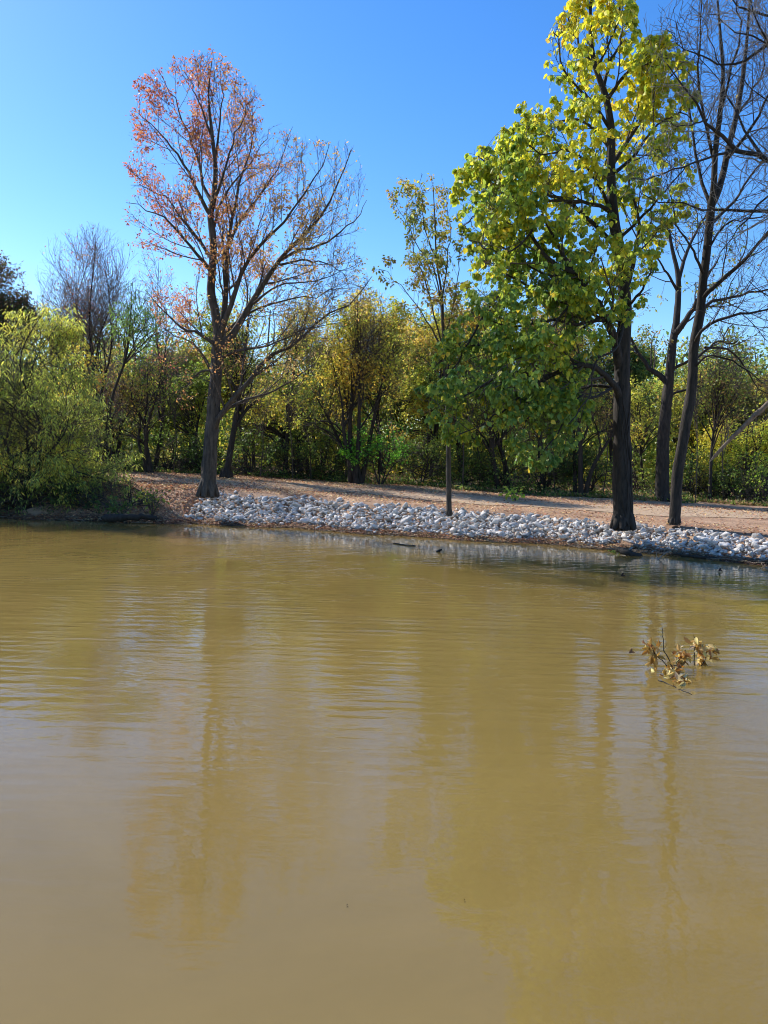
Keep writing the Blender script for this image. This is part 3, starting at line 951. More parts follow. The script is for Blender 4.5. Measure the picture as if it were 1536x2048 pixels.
make_tree('sapling', 'slender young tree with a thin bare pole trunk and small olive leaves on the rocks', 'trees standing on the bank', P(898, 1027, YS),
    [([(898, 1032), (897, 960), (895, 830), (889, 720), (887, 678), (883, 587), (873, 522), (870, 444), (866, 370)], 0, 0, .066, .008)],
    [([(889, 720), (880, 690), (852, 640), (826, 600), (800, 570), (760, 535)], 0, -.4, .024, .004),
     ([(886, 660), (875, 556), (855, 517), (836, 491), (810, 440), (785, 400)], 0, .5, .026, .004),
     ([(888, 700), (870, 640), (850, 560), (830, 500), (830, 430), (815, 370)], 0, -.7, .022, .004),
     ([(884, 600), (895, 520), (900, 450), (890, 380)], 0, .6, .022, .004),
     ([(887, 680), (905, 620), (918, 540), (925, 450)], 0, -.5, .02, .004),
     ([(889, 730), (910, 690), (930, 640), (935, 600)], 0, .3, .02, .004),
     ([(873, 520), (850, 460), (842, 400), (845, 352)], 0, 0, .018, .004),
     ([(892, 770), (860, 730), (830, 700), (800, 660)], 0, .6, .02, .004),
     ([(893, 790), (915, 760), (935, 720)], 0, -.5, .015, .004)],
    YS, env_s, 5,
    [dict(per_m=4.2, u0=.12, u1=1, ang=38, ang_sd=10, length=.95, K=6, trop=.4, wig=.1, rfac=.5, rmin=.005, sides=3, shrink=.5, rmax=.012),
     dict(per_m=4.5, u0=.2, u1=1, ang=40, ang_sd=12, length=.42, K=4, trop=.2, wig=.12, rfac=.6, rmin=.004, sides=3, shrink=.4),
     dict(per_m=4, u0=.2, u1=1, ang=40, ang_sd=12, length=.2, K=3, trop=.1, wig=.12, rfac=.7, rmin=.003, sides=3, shrink=.3)],
    leaf=olive_leaves, bark=BARK_GREY, flare=.07)

# --- leaning bare tree on the right
YB = 17.5
env_b = poly_env([(1349, 700), (1290, 560), (1270, 420), (1290, 250), (1300, 60), (1320, -120), (1450, -200), (1750, -150), (1800, 300), (1780, 700), (1600, 830), (1450, 780), (1380, 800)], YB, 3.4)


def few_leaves(pal, n, size):
    def f(cr, rng, allt):
        leaf_cloud(cr, rng, allt[-1][0], n, size, pal, LEAF_SMALL, droop=.6, off=.5)
    return f


BARE = [dict(per_m=4.4, u0=.15, u1=1, ang=42, ang_sd=12, length=1.7, K=7, trop=.25, wig=.15, rfac=.42, rmin=.006, sides=4, shrink=.5, rmax=.03),
        dict(per_m=5.0, u0=.15, u1=1, ang=42, ang_sd=13, length=.8, K=5, trop=.1, wig=.17, rfac=.55, rmin=.006, sides=3, shrink=.45, rmax=.011),
        dict(per_m=5.0, u0=.2, u1=1, ang=45, ang_sd=14, length=.38, K=4, trop=.05, wig=.18, rfac=.7, rmin=.005, sides=3, shrink=.4, rmax=.007)]
make_tree('bare_tree', 'bare dark tree leaning to the right on the rocks beside the large green tree', 'trees standing on the bank', P(1349, 1043, YB),
    [([(1349, 1050), (1352, 1000), (1355, 951), (1368, 871), (1384, 774), (1388, 693), (1400, 629), (1406, 564), (1414, 500), (1420, 440), (1424, 400)], 0, 0, .125, .085),
     ([(1424, 410), (1436, 384), (1448, 340), (1456, 300), (1475, 220), (1490, 120), (1500, 0), (1510, -100)], 0, .5, .075, .01),
     ([(1422, 420), (1428, 360), (1431, 299), (1439, 235), (1446, 150), (1440, 60), (1430, -60)], 0, -.5, .07, .01)],
    [([(1402, 600), (1425, 575), (1455, 552), (1503, 505), (1560, 440), (1620, 380)], 0, -.8, .06, .01),
     ([(1396, 640), (1420, 605), (1471, 593), (1536, 580), (1620, 560)], 0, 1.2, .05, .01),
     ([(1390, 690), (1400, 665), (1438, 639), (1487, 629), (1536, 622), (1620, 640)], 0, -1.0, .045, .01),
     ([(1386, 730), (1400, 710), (1448, 674), (1462, 650)], 0, .5, .04, .01),
     ([(1410, 695), (1460, 700), (1490, 740), (1520, 780), (1580, 800)], .1, .9, .03, .008),
     ([(1386, 740), (1420, 710), (1487, 735), (1530, 775)], 0, -.9, .03, .008),
     ([(1424, 420), (1400, 350), (1380, 250), (1370, 150), (1350, 40)], 0, 1.0, .045, .008),
     ([(1430, 330), (1410, 240), (1395, 130), (1400, 20), (1390, -60)], 0, -1.2, .04, .008),
     ([(1452, 320), (1500, 260), (1540, 180), (1580, 60)], 0, -1.0, .045, .008),
     ([(1420, 450), (1470, 400), (1520, 330), (1590, 280)], 0, 1.4, .045, .008),
     ([(1456, 300), (1470, 240), (1520, 150), (1530, 40)], 0, 1.5, .04, .008),
     ([(1439, 235), (1460, 150), (1480, 60), (1470, -40)], -.3, -1.4, .035, .008),
     ([(1408, 550), (1385, 500), (1350, 440), (1330, 350)], 0, -1.4, .035, .008),
     ([(1415, 500), (1450, 450), (1480, 440), (1540, 430)], 0, -.4, .03, .008)],
    YB, env_b, 17, BARE, leaf=few_leaves([(.35, .2, .08), (.4, .3, .08), (.25, .12, .07)], .05, .07), bark=BARK_DARK, flare=.11)

# --- tree standing past the right edge whose pale bare branches hang into the picture
YO = 14.8
base_o = np.array([9.6, 15.6, float(ground_z(9.6, 15.6)) - .05])
env_o = poly_env([(1800, 900), (1560, 560), (1270, 430), (1225, 390), (1240, 330), (1290, 180), (1270, 60), (1350, -150), (1900, -300), (2200, 300), (2100, 700)], YO, 2.8)
make_tree('bare_tree', 'bare grey tree just past the edge whose pale twiggy branches hang over the bank', 'trees standing on the bank', base_o,
    [([(1793, 1100), (1780, 900), (1760, 700), (1740, 500), (1715, 300), (1700, 100), (1690, -100)], .6, .2, .22, .05)],
    [([(1740, 480), (1640, 400), (1570, 340), (1530, 318), (1495, 306), (1461, 297), (1439, 265), (1414, 239), (1371, 184), (1335, 130)], .3, -.4, .10, .010),
     ([(1470, 300), (1440, 308), (1392, 324), (1307, 354), (1251, 376)], -.2, -1.0, .03, .005),
     ([(1755, 600), (1680, 500), (1600, 435), (1536, 423), (1469, 418), (1392, 414), (1328, 406), (1285, 380)], .3, .6, .075, .008),
     ([(1720, 300), (1640, 200), (1590, 100), (1560, 0), (1540, -80)], .2, -.3, .06, .006),
     ([(1600, 120), (1540, 90), (1480, 60), (1410, 30)], -.1, -.8, .03, .005),
     ([(1530, 318), (1490, 260), (1450, 170), (1425, 90), (1400, 30)], -.1, .8, .03, .005),
     ([(1740, 480), (1650, 340), (1570, 240), (1520, 190), (1450, 140)], .2, .9, .04, .006),
     ([(1765, 720), (1680, 640), (1600, 640), (1540, 600), (1500, 560)], .4, -.2, .045, .006),
     ([(1715, 200), (1620, 90), (1560, 40), (1500, 20), (1430, -30)], .2, .4, .07, .008),
     ([(1730, 380), (1650, 290), (1590, 210), (1560, 130), (1520, 60), (1500, -20)], .2, -.9, .07, .008),
     ([(1735, 440), (1650, 380), (1590, 370), (1530, 400), (1480, 460), (1440, 500)], .2, -.7, .045, .006),
     ([(1540, 85), (1490, 120), (1440, 130), (1380, 100), (1330, 60)], -.1, .2, .03, .005),
     ([(1414, 239), (1380, 250), (1340, 250), (1300, 230)], -.4, -.9, .018, .004)],
    YO, env_o, 29,
    [dict(per_m=4.2, u0=.2, u1=1, ang=44, ang_sd=12, length=1.35, K=7, trop=.12, wig=.2, rfac=.42, rmin=.0055, sides=4, shrink=.5, rmax=.02),
     dict(per_m=5.2, u0=.15, u1=1, ang=44, ang_sd=13, length=.65, K=5, trop=.05, wig=.22, rfac=.55, rmin=.0058, sides=3, shrink=.45, rmax=.010),
     dict(per_m=5.0, u0=.2, u1=1, ang=45, ang_sd=14, length=.32, K=4, trop=0, wig=.22, rfac=.7, rmin=.0048, sides=3, shrink=.4, rmax=.006)],
    bark=BARK_DARK, twig=BARK_PALE, flare=.2)

# --- thick trunk at the edge of the wood, between the two
YT = 25.5
GREENISH = [(.08, .12, .03), (.12, .16, .04), (.2, .22, .05), (.22, .14, .05), (.3, .28, .07)]
env_t = poly_env([(1330, 820), (1270, 760), (1235, 600), (1270, 480), (1330, 430), (1400, 400), (1500, 440), (1530, 560), (1500, 700), (1520, 760), (1440, 800)], YT, 3.0)
make_tree('woodland_tree', 'stout grey tree at the edge of the wood behind the leaning bare tree', 'trees at the edge of the wood', P(1326, 1003, YT),
    [([(1325, 1008), (1326, 950), (1327, 887), (1332, 822), (1339, 758), (1345, 693), (1353, 645), (1357, 590), (1356, 548), (1345, 500), (1338, 460)], 0, 0, .23, .04)],
    [([(1337, 770), (1320, 750), (1300, 738), (1275, 700), (1261, 674), (1250, 630)], 0, .5, .11, .02),
     ([(1348, 670), (1365, 650), (1390, 610), (1410, 560), (1440, 520)], 0, -.8, .12, .02),
     ([(1357, 560), (1375, 500), (1410, 431), (1430, 400)], 0, .8, .08, .015),
     ([(1340, 740), (1380, 720), (1430, 690), (1480, 680)], 0, -1.2, .06, .015),
     ([(1354, 580), (1330, 540), (1300, 500), (1280, 480)], 0, -.5, .05, .012),
     ([(1336, 790), (1370, 780), (1420, 770), (1480, 790)], 0, .8, .05, .012)],
    YT, env_t, 41,
    [dict(per_m=3.2, u0=.15, u1=1, ang=45, ang_sd=12, length=1.7, K=6, trop=.25, wig=.14, rfac=.42, rmin=.01, sides=4, shrink=.45, rmax=.03),
     dict(per_m=4.5, u0=.15, u1=1, ang=44, ang_sd=13, length=.75, K=4, trop=.1, wig=.15, rfac=.55, rmin=.007, sides=3, shrink=.4),
     dict(per_m=3, u0=.2, u1=1, ang=45, ang_sd=14, length=.36, K=3, trop=.05, wig=.16, rfac=.7, rmin=.005, sides=3, shrink=.4)],
    leaf=lambda cr, rng, allt: leaf_cloud(cr, rng, allt[2][0], 7.0, .11, GREENISH, LEAF_SMALL, off=.6), bark=BARK_DARK, flare=.22)


# ------------------------------------------------------------------ free-standing trees with procedural limbs
def auto_tree(name, label, group, px, py, Y, ells_px, seed, n_limbs=12, r=.16, palette=None, nleaf=3.0, lsize=.09, tmpl=LEAF_SMALL, stems=1,
              bark=None, twig=None, lean=0.0, dens=1.0, l1=1.7, l2=.8, l3=.35, trop=.3, wig=.13, droop=.5, spread=.6, fork=.35, cat='tree', lowest=.25, depth=1.0, stem_top=.8):
    """ells_px: crown lobes as (cx, cy, rx, ry) in photo pixels at depth Y; they become solid ellipsoids"""
    rng = np.random.default_rng(seed)
    base = P(px, py, Y); base[2] = float(ground_z(base[0], base[1])) - .05
    s = Y / F
    E = []
    for cx, cy, rx, ry in ells_px:
        c = P(cx, cy, Y + rng.uniform(-.3, .3))
        E.append([*c, rx * s, max(rx, ry * .6) * s * depth, ry * s])
    E = np.array(E); env = ell_env(E)
    root = empty(name, base); tag(root, label, cat, group)
    mb = MB()
    ctr = E[:, :3].mean(0); top = E[:, 2] + E[:, 5]
    SP, SR = [], []
    for k in range(stems):
        e = E[(k if stems > 1 else int(np.argmax(top))) % len(E)]
        a = rng.uniform(0, 6.28)
        spread_ = 0.0 if stems == 1 else .55
        tip = e[:3] + np.array([math.cos(a) * e[3], math.sin(a) * e[4], 0]) * spread_ * rng.uniform(.3, 1) + [0, 0, e[5] * stem_top * rng.uniform(.7, 1)]
        b = base + (np.array([math.cos(a), math.sin(a), 0]) * r * 1.2 if stems > 1 else 0)
        m1 = b * .68 + tip * .32 + rng.normal(0, .12, 3) + np.array([lean, 0, .2])
        m2 = b * .35 + tip * .65 + rng.normal(0, .15, 3) + np.array([lean * .6, 0, .1])
        SP.append(resample([b, m1, m2, tip], 16)); SR.append((r * .08 + r * .62 * np.linspace(1, 0, 16) ** 1.2) * rng.uniform(.75, 1.0))
    SP = np.array(SP); SR = np.array(SR)
    tubes(mb, SP, SR, 8, 0, .05, rng)
    if r > .1: base_flare(mb, base, r * .9, rng, 6)
    LP, LR = [], []
    for k in range(n_limbs):
        e = E[rng.integers(len(E))]
        q = nrm(rng.standard_normal(3)) * rng.uniform(.45, .95)
        q[2] = abs(q[2]) * (.8 if lowest > .15 else 1.3) - (.25 if lowest > .15 else .7)
        tip = e[:3] + q * e[3:]
        st = rng.integers(stems)
        L = SP[st]
        u = np.clip((tip[2] - base[2]) / max(L[-1, 2] - base[2], .1) * rng.uniform(.45, .75), lowest, .9)
        p, T, rr = interp_at(SP, SR, np.array([st]), np.array([u]))
        p, T, rr = p[0], T[0], rr[0]
        d = tip - p
        if np.linalg.norm(d) < .3: continue
        m_ = p + d * .45 + T * np.linalg.norm(d) * .12 + rng.normal(0, .08, 3)
        LP.append(resample([p, m_, tip], 10)); LR.append(np.linspace(min(rr * .6, .06), .008, 10))
    LP = np.array(LP); LR = np.array(LR)
    kink = rng.standard_normal(LP.shape) * .03
    LP = LP + kink * np.linspace(0, 1, 10)[None, :, None]
    tubes(mb, LP, LR, 5, 0)
    mb.build('trunk', bark or BARK_DARK, root, smooth_shade=True, loc=base)
    cr = MB()
    A = children(rng, LP, LR, per_m=2.4 * dens, u0=.1, u1=1, ang=44, ang_sd=13, length=l1, K=6, trop=trop, wig=wig, rfac=.42, rmin=.009, env=env, shrink=.45, rmax=.025)
    tubes(cr, A[0], A[1], 4)
    if l1 > 1.3:
        # a few strong shoots straight off the stem tops keep the crown's outline uneven
        A0 = children(rng, SP, SR, per_m=2.0, u0=.6, u1=1, ang=35, ang_sd=10, length=l1, K=6, trop=trop, wig=wig, rfac=.4, rmin=.009, env=env, shrink=.4, rmax=.025)
        tubes(cr, A0[0], A0[1], 4)
        A = (np.concatenate([A[0], A0[0]]), np.concatenate([A[1], A0[1]]))
    B = children(rng, A[0], A[1], per_m=5.2 * dens, u0=.12, u1=1, ang=44, ang_sd=14, length=l2, K=4, trop=trop * .6, wig=wig, rfac=.55, rmin=.006, env=env, shrink=.4)
    tubes(cr, B[0], B[1], 3)
    Cc = children(rng, B[0], B[1], per_m=5.5 * dens, u0=.15, u1=1, ang=45, ang_sd=14, length=l3, K=3, trop=trop * .3, wig=wig, rfac=.7, rmin=.0032, env=env, shrink=.3)
    tubes(cr, Cc[0], Cc[1], 3)
    if nleaf > 0:
        leaf_cloud(cr, rng, Cc[0], nleaf * 3.7, lsize * .85, palette, tmpl, droop=droop, spread=spread, off=.6, u0=.1, clump=.34)
    cr.build('crown', [twig or TWIG, LEAFM], root, loc=base)
    return root


YELLOWGREEN = [(.10, .14, .03), (.16, .205, .04), (.25, .28, .05), (.34, .34, .06), (.44, .38, .065), (.42, .30, .08)]
GOLD = [(.24, .24, .05), (.34, .31, .055), (.47, .38, .065), (.50, .34, .07), (.32, .32, .06)]
DEEPGREEN = [(.035, .055, .02), (.05, .08, .025), (.075, .12, .03), (.11, .16, .04), (.18, .22, .05)]
BRIGHTGREEN = [(.05, .13, .02), (.08, .22, .03), (.14, .32, .04), (.2, .38, .05)]
WILLOW = [(.12, .15, .045), (.20, .24, .06), (.30, .34, .08), (.42, .42, .08), (.50, .45, .09), (.20, .25, .08)]
PINK = [(.38, .12, .08), (.42, .2, .12), (.3, .1, .07), (.45, .28, .12)]
DARKRED = [(.05, .06, .025), (.08, .08, .03), (.10, .06, .035), (.12, .07, .04), (.07, .09, .03)]
MIXED = [(.09, .14, .03), (.17, .22, .04), (.29, .29, .05), (.36, .28, .07), (.30, .17, .07)]

WOOD = 'trees of the wood behind the path'
# left end: thicket leaning over the water
auto_tree('willow_bush', 'wide yellow green willow thicket hanging low over the water on the left', None, 60, 1020, 20.9,
          [(40, 780, 185, 150), (-60, 900, 200, 140), (130, 900, 150, 125), (20, 970, 190, 75), (185, 965, 95, 66), (90, 990, 120, 45), (-90, 985, 130, 55), (85, 660, 85, 75), (-60, 720, 130, 120)], 101,
          n_limbs=100, r=.09, palette=WILLOW, nleaf=3.2, lsize=.13, tmpl=LEAF_NARROW, stems=9, dens=1.25, l1=1.3, l2=.7, l3=.34, droop=.9, cat='bush', lowest=.1, depth=.75, spread=.5)
auto_tree('willow_bush', 'low bush in a shade darkened green trailing into the water in front of the yellow green thicket', None, 40, 1020, 20.4,
          [(-80, 985, 110, 62), (20, 990, 100, 58), (110, 990, 95, 55), (185, 1000, 60, 42)], 121, n_limbs=60, r=.05, palette=DEEPGREEN + [(.2, .24, .06)], nleaf=2.4, lsize=.12, tmpl=LEAF_NARROW,  # dark palette stands in for the shade under the dense thicket
          stems=9, l1=.9, l2=.5, l3=.28, droop=.9, cat='bush', lowest=.05, depth=.45)
auto_tree('shrub', 'small twiggy dark shrub added to darken the slope at the right foot of the thicket above the water', None, 262, 1018, 20.5,  # added shrub, darkens the slope where the sun gets in
          [(255, 985, 42, 40), (300, 1005, 35, 25)], 122, n_limbs=16, r=.03, palette=DEEPGREEN[:3] + MIXED[:2], nleaf=1.2, lsize=.09, stems=6, l1=.6, l2=.4, l3=.2, cat='shrub', lowest=.05)
auto_tree('leaning_tree', 'small green leaved tree whose dark trunk leans right out of the thicket', None, 205, 985, 22.3,
          [(285, 640, 68, 60), (250, 720, 48, 55), (325, 660, 40, 50), (265, 590, 40, 30)], 102, n_limbs=12, r=.12, palette=[(.07, .13, .035), (.11, .19, .05), (.17, .25, .06), (.26, .3, .07)],
          nleaf=4.5, lsize=.11, tmpl=LEAF_NARROW, lean=-.1, l1=1.0, l2=.6, l3=.3, droop=.8, cat='tree', lowest=.6)
auto_tree('bare_tree', 'thin many stemmed bare tree with upright purple twigs rising behind the thicket', WOOD, 200, 950, 28.0,
          [(185, 560, 105, 110), (150, 640, 80, 90), (225, 640, 60, 120), (195, 800, 60, 110)], 103, n_limbs=26, r=.13, palette=PINK, nleaf=.16, lsize=.08, stems=3, dens=1.15, trop=.9, l1=2.2, l2=1.1, l3=.5, wig=.06, twig=PINKTWIG)
auto_tree('bare_tree', 'small bare tree with sparse pink leaves between the thicket and the red tree', WOOD, 305, 950, 28.5,
          [(300, 590, 60, 90), (330, 680, 60, 90), (290, 760, 50, 80)], 104, n_limbs=16, r=.1, palette=PINK, nleaf=.45, lsize=.08, stems=2, dens=1.0, trop=.6, l1=1.7, l2=.9, l3=.4, wig=.08, twig=PINKTWIG)
auto_tree('dark_tree', 'dark green and russet tree at the far left behind the thicket', WOOD, -60, 950, 34.0,
          [(-40, 600, 95, 105), (22, 585, 52, 75), (50, 640, 34, 70), (-120, 680, 120, 130), (5, 540, 22, 40)], 105, n_limbs=46, r=.22, palette=DARKRED, nleaf=4.5, lsize=.14)
auto_tree('yellow_tree', 'small golden leaved tree showing over the top of the thicket', WOOD, 130, 960, 25.5,
          [(125, 690, 48, 45), (170, 740, 48, 50), (120, 780, 60, 60)], 106, n_limbs=12, r=.08, palette=GOLD, nleaf=3.2, lsize=.12, stems=2, l1=1.2)

# the edge of the wood behind the path, left to right
auto_tree('tangled_tree', 'dark tangled multi stemmed tree between the thicket and the red tree', WOOD, 300, 955, 27.0,
          [(290, 800, 80, 90), (350, 770, 60, 100), (250, 860, 60, 70)], 110, n_limbs=18, r=.14, palette=MIXED, nleaf=.9, lsize=.11, stems=4, wig=.2, l1=1.6)
auto_tree('woodland_tree', 'dark upright tree close behind the trunk of the red tree', WOOD, 452, 955, 26.5,
          [(470, 720, 70, 110), (500, 640, 60, 80), (430, 650, 60, 70), (520, 780, 60, 70)], 111, n_limbs=18, r=.22, palette=YELLOWGREEN, nleaf=1.5, lsize=.12, l1=1.9)
auto_tree('woodland_tree', 'sparse olive tree between the red tree and the fan shaped tree', WOOD, 560, 962, 29.0,
          [(570, 720, 70, 100), (540, 800, 80, 80), (600, 650, 50, 70), (500, 850, 60, 60)], 112, n_limbs=20, r=.15, palette=YELLOWGREEN, nleaf=3.0, lsize=.12, stems=2, l1=1.8)
auto_tree('fan_shaped_tree', 'many stemmed tree fanning out with dark limbs and small golden leaves', WOOD, 712, 972, 27.0,
          [(650, 770, 75, 95), (720, 700, 80, 110), (770, 760, 60, 110), (600, 830, 50, 60), (735, 640, 55, 70)], 113, n_limbs=26, r=.17, palette=[YELLOWGREEN[1], YELLOWGREEN[2], YELLOWGREEN[3], GOLD[1], GOLD[2], GOLD[3]], nleaf=1.3, lsize=.115, stems=6, dens=1.1, l1=1.9, fork=.2)
auto_tree('yellow_tree', 'bright golden tree whose top shows between the red tree and the young tree', WOOD, 760, 965, 32.0,
          [(745, 640, 62, 62), (700, 690, 60, 60), (790, 700, 60, 80), (730, 780, 90, 80)], 114, n_limbs=24, r=.16, palette=GOLD + [(.25, .28, .05)], nleaf=4.4, lsize=.14)
auto_tree('woodland_tree', 'yellow green tree behind the slender young tree', WOOD, 860, 975, 30.0,
          [(850, 700, 80, 80), (830, 790, 90, 80), (900, 640, 50, 60), (800, 870, 70, 60)], 115, n_limbs=26, r=.16, palette=YELLOWGREEN, nleaf=4.4, lsize=.12)
auto_tree('woodland_tree', 'shaded green tree right behind the crown of the large green tree', WOOD, 1010, 985, 27.5,
          [(1000, 760, 100, 110), (950, 850, 80, 70), (1080, 800, 90, 90), (1040, 680, 80, 80)], 116, n_limbs=26, r=.18, palette=YELLOWGREEN[:4], nleaf=2.6, lsize=.12, stems=2)
auto_tree('woodland_tree', 'dim tree with dark stems just left of the thick dark trunk', WOOD, 1160, 990, 26.5,
          [(1150, 760, 80, 100), (1190, 850, 70, 80), (1120, 680, 70, 80)], 117, n_limbs=20, r=.15, palette=MIXED, nleaf=1.6, lsize=.12, stems=3)
auto_tree('woodland_tree', 'pale yellow green tree between the thick dark trunk and the stout grey one', WOOD, 1290, 1000, 28.5,
          [(1290, 860, 60, 70), (1270, 800, 50, 50), (1330, 830, 50, 60)], 118, n_limbs=16, r=.1, palette=YELLOWGREEN[2:], nleaf=3.0, lsize=.12)
auto_tree('woodland_tree', 'tree with sparse dark green leaves above the yellow bush on the right', WOOD, 1420, 1000, 26.0,
          [(1440, 720, 70, 55), (1400, 780, 60, 60), (1490, 700, 40, 30), (1470, 790, 60, 50)], 119, n_limbs=18, r=.11, palette=GREENISH, nleaf=1.8, lsize=.12, l1=1.5)
auto_tree('yellow_bush', 'tall rounded yellow green bush at the right end of the wood', None, 1490, 1005, 27.5,
          [(1480, 870, 85, 85), (1540, 850, 80, 90), (1430, 930, 60, 60), (1600, 900, 100, 100)], 120, n_limbs=36, r=.09, palette=[(.2, .25, .04), (.3, .32, .05), (.42, .40, .06), (.5, .42, .07)], nleaf=4.0, lsize=.12, stems=6, cat='bush', lowest=.1, l1=1.3)

auto_tree('woodland_tree', 'bushy green tree filling the gap left of the fan shaped tree', WOOD, 610, 965, 30.5,
          [(600, 800, 80, 80), (560, 860, 70, 60), (640, 870, 70, 60)], 130, n_limbs=26, r=.12, palette=YELLOWGREEN[:4], nleaf=3.6, lsize=.12, stems=2)
auto_tree('woodland_tree', 'leafy green tree filling the gap between the leaning tree and the red tree', WOOD, 385, 955, 30.5,
          [(370, 830, 70, 70), (400, 770, 55, 60), (320, 860, 60, 55)], 131, n_limbs=22, r=.12, palette=YELLOWGREEN[:4], nleaf=3.4, lsize=.12, stems=2)

# second row, further into the wood
row2 = [(-150, 930, 33, 'green', [(-130, 760, 130, 130)]), (40, 940, 33, 'yellow green', [(40, 760, 100, 130), (90, 820, 80, 90)]), (230, 945, 32, 'olive', [(230, 780, 80, 100), (200, 860, 90, 60)]),
        (370, 950, 33, 'russet flecked', [(370, 740, 70, 100), (340, 830, 70, 70)]), (500, 955, 34, 'pale yellow', [(490, 780, 80, 100), (450, 700, 50, 60)]), (640, 962, 35, 'mottled gold', [(620, 760, 80, 120), (660, 840, 90, 80), (610, 670, 50, 60)]),
        (800, 965, 38, 'green', [(820, 700, 80, 80), (800, 800, 100, 100)]), (930, 970, 36, 'golden', [(940, 720, 90, 110), (920, 830, 90, 80), (950, 640, 60, 60)]), (1090, 975, 35, 'brownish', [(1100, 760, 90, 120), (1070, 850, 90, 80), (1120, 650, 70, 70)]),
        (1230, 980, 34, 'dull green', [(1220, 800, 90, 100), (1240, 720, 70, 80)]), (1370, 985, 35, 'yellow green', [(1370, 830, 90, 80), (1410, 770, 60, 50)]), (1540, 985, 34, 'olive', [(1540, 800, 90, 80), (1490, 850, 80, 80)]),
        (1720, 990, 33, 'green', [(1720, 800, 120, 130)])]
where = ['behind the left end of the thicket', 'behind the middle of the thicket', 'behind the leaning tree', 'behind the tangled tree', 'deep behind the red tree trunk', 'deep behind the fan shaped tree',
         'deep behind the golden tree', 'deep behind the slender young tree', 'deep behind the green crown', 'deep behind the thick dark trunk', 'deep behind the stout grey trunk', 'behind the tall yellow bush', 'past the right end of the wood']
pals = {'green': DEEPGREEN[2:] + YELLOWGREEN[:2], 'yellow green': YELLOWGREEN, 'olive': OLIVE, 'russet flecked': MIXED, 'pale yellow': YELLOWGREEN[1:] + GOLD[:2], 'mottled gold': YELLOWGREEN[2:] + GOLD[:2], 'golden': GOLD, 'brownish': MIXED, 'dull green': GREENISH}
for k, ((px, py, Y, kind, el), w) in enumerate(zip(row2, where)):
    auto_tree('woodland_tree', '%s woodland tree standing %s' % (kind, w), WOOD, px, py, Y, el, 200 + k, n_limbs=28, r=.15, palette=pals[kind], nleaf=3.8, lsize=.15, stems=1 + k % 3, dens=1.05)

# understorey shrubs along the far side of the path
spots = [(250, 915, 27.5, 70, 60, 0), (335, 905, 28.0, 60, 55, 2), (400, 900, 28.5, 55, 60, 0), (500, 900, 27.6, 75, 62, 1), (590, 905, 28.0, 65, 60, 0), (665, 910, 28.8, 60, 58, 2), (760, 880, 27.2, 75, 72, 3),
         (840, 900, 28.0, 60, 72, 1), (930, 925, 28.4, 62, 55, 0), (1010, 925, 27.6, 65, 62, 1), (1090, 935, 27.8, 62, 58, 0), (1180, 925, 27.2, 60, 70, 2), (1265, 950, 28.2, 50, 45, 1), (1395, 945, 26.8, 60, 60, 0), (1460, 960, 26.2, 62, 50, 1), (1525, 965, 25.4, 55, 48, 4), (1610, 950, 26, 70, 70, 0), (130, 890, 27.5, 90, 80, 0), (10, 890, 28, 90, 80, 2)]
spals = [DEEPGREEN, DEEPGREEN[1:] + [(.25, .3, .05)], DEEPGREEN[:3] + MIXED[:2], BRIGHTGREEN, [(.12, .2, .03), (.25, .32, .05), (.38, .38, .06)]]
sword = ['dark green', 'green', 'dull olive green', 'bright fresh green', 'light yellow green']
splace = ['behind the small plants at the left of the bank', 'below the tangled tree', 'left of the red tree trunk', 'just right of the red tree trunk', 'below the sparse olive tree', 'left of the fan shaped tree foot', 'right of the fan shaped tree foot',
          'left of the slender trunk', 'right of the slender trunk', 'below the hanging green crown', 'midway between the slender trunk and the thick one', 'just left of the thick dark trunk', 'just right of the thick dark trunk',
          'just right of the leaning bare trunk', 'below the tall yellow bush', 'at the right end of the path edge', 'past the right end of the bushes', 'behind the thicket low down', 'at the left behind the thicket']
for k, ((px, py, Y, rx, ry, pi), w) in enumerate(zip(spots, splace)):
    auto_tree('shrub', '%s leafy shrub %s' % (sword[pi], w), 'shrubs along the far edge of the path', px, py + ry, Y, [(px, py - 8, rx, ry * 1.12), (px + rx * .5, py + ry * .35, rx * .6, ry * .55), (px - rx * .5, py + ry * .35, rx * .6, ry * .55)], 300 + k,
              n_limbs=24, r=.045, palette=spals[pi], nleaf=3.8, lsize=.105, stems=5, dens=1.15, l1=.95, l2=.55, l3=.28, cat='shrub', lowest=.05, depth=.9, droop=.3)

for k, (px, Y, h) in enumerate([(345, 27.6, 200), (520, 27.2, 170), (585, 27.4, 210), (622, 27.8, 150), (690, 28.2, 160), (925, 27.3, 190), (958, 27.9, 150), (1110, 27.4, 170), (1205, 27.0, 190), (1262, 27.2, 140), (1392, 25.4, 220), (1448, 26.0, 150)]):
    auto_tree('sapling', 'thin dark stemmed sapling with few leaves standing at the edge of the wood', 'thin saplings at the edge of the wood', px, 985, Y, [(px + 8 * ((k % 3) - 1), 985 - h, 30, h * .42)], 500 + k,
              n_limbs=7, r=.042, palette=MIXED, nleaf=1.0, lsize=.10, l1=.8, l2=.5, l3=.25, lowest=.4, bark=BARK_GREY)

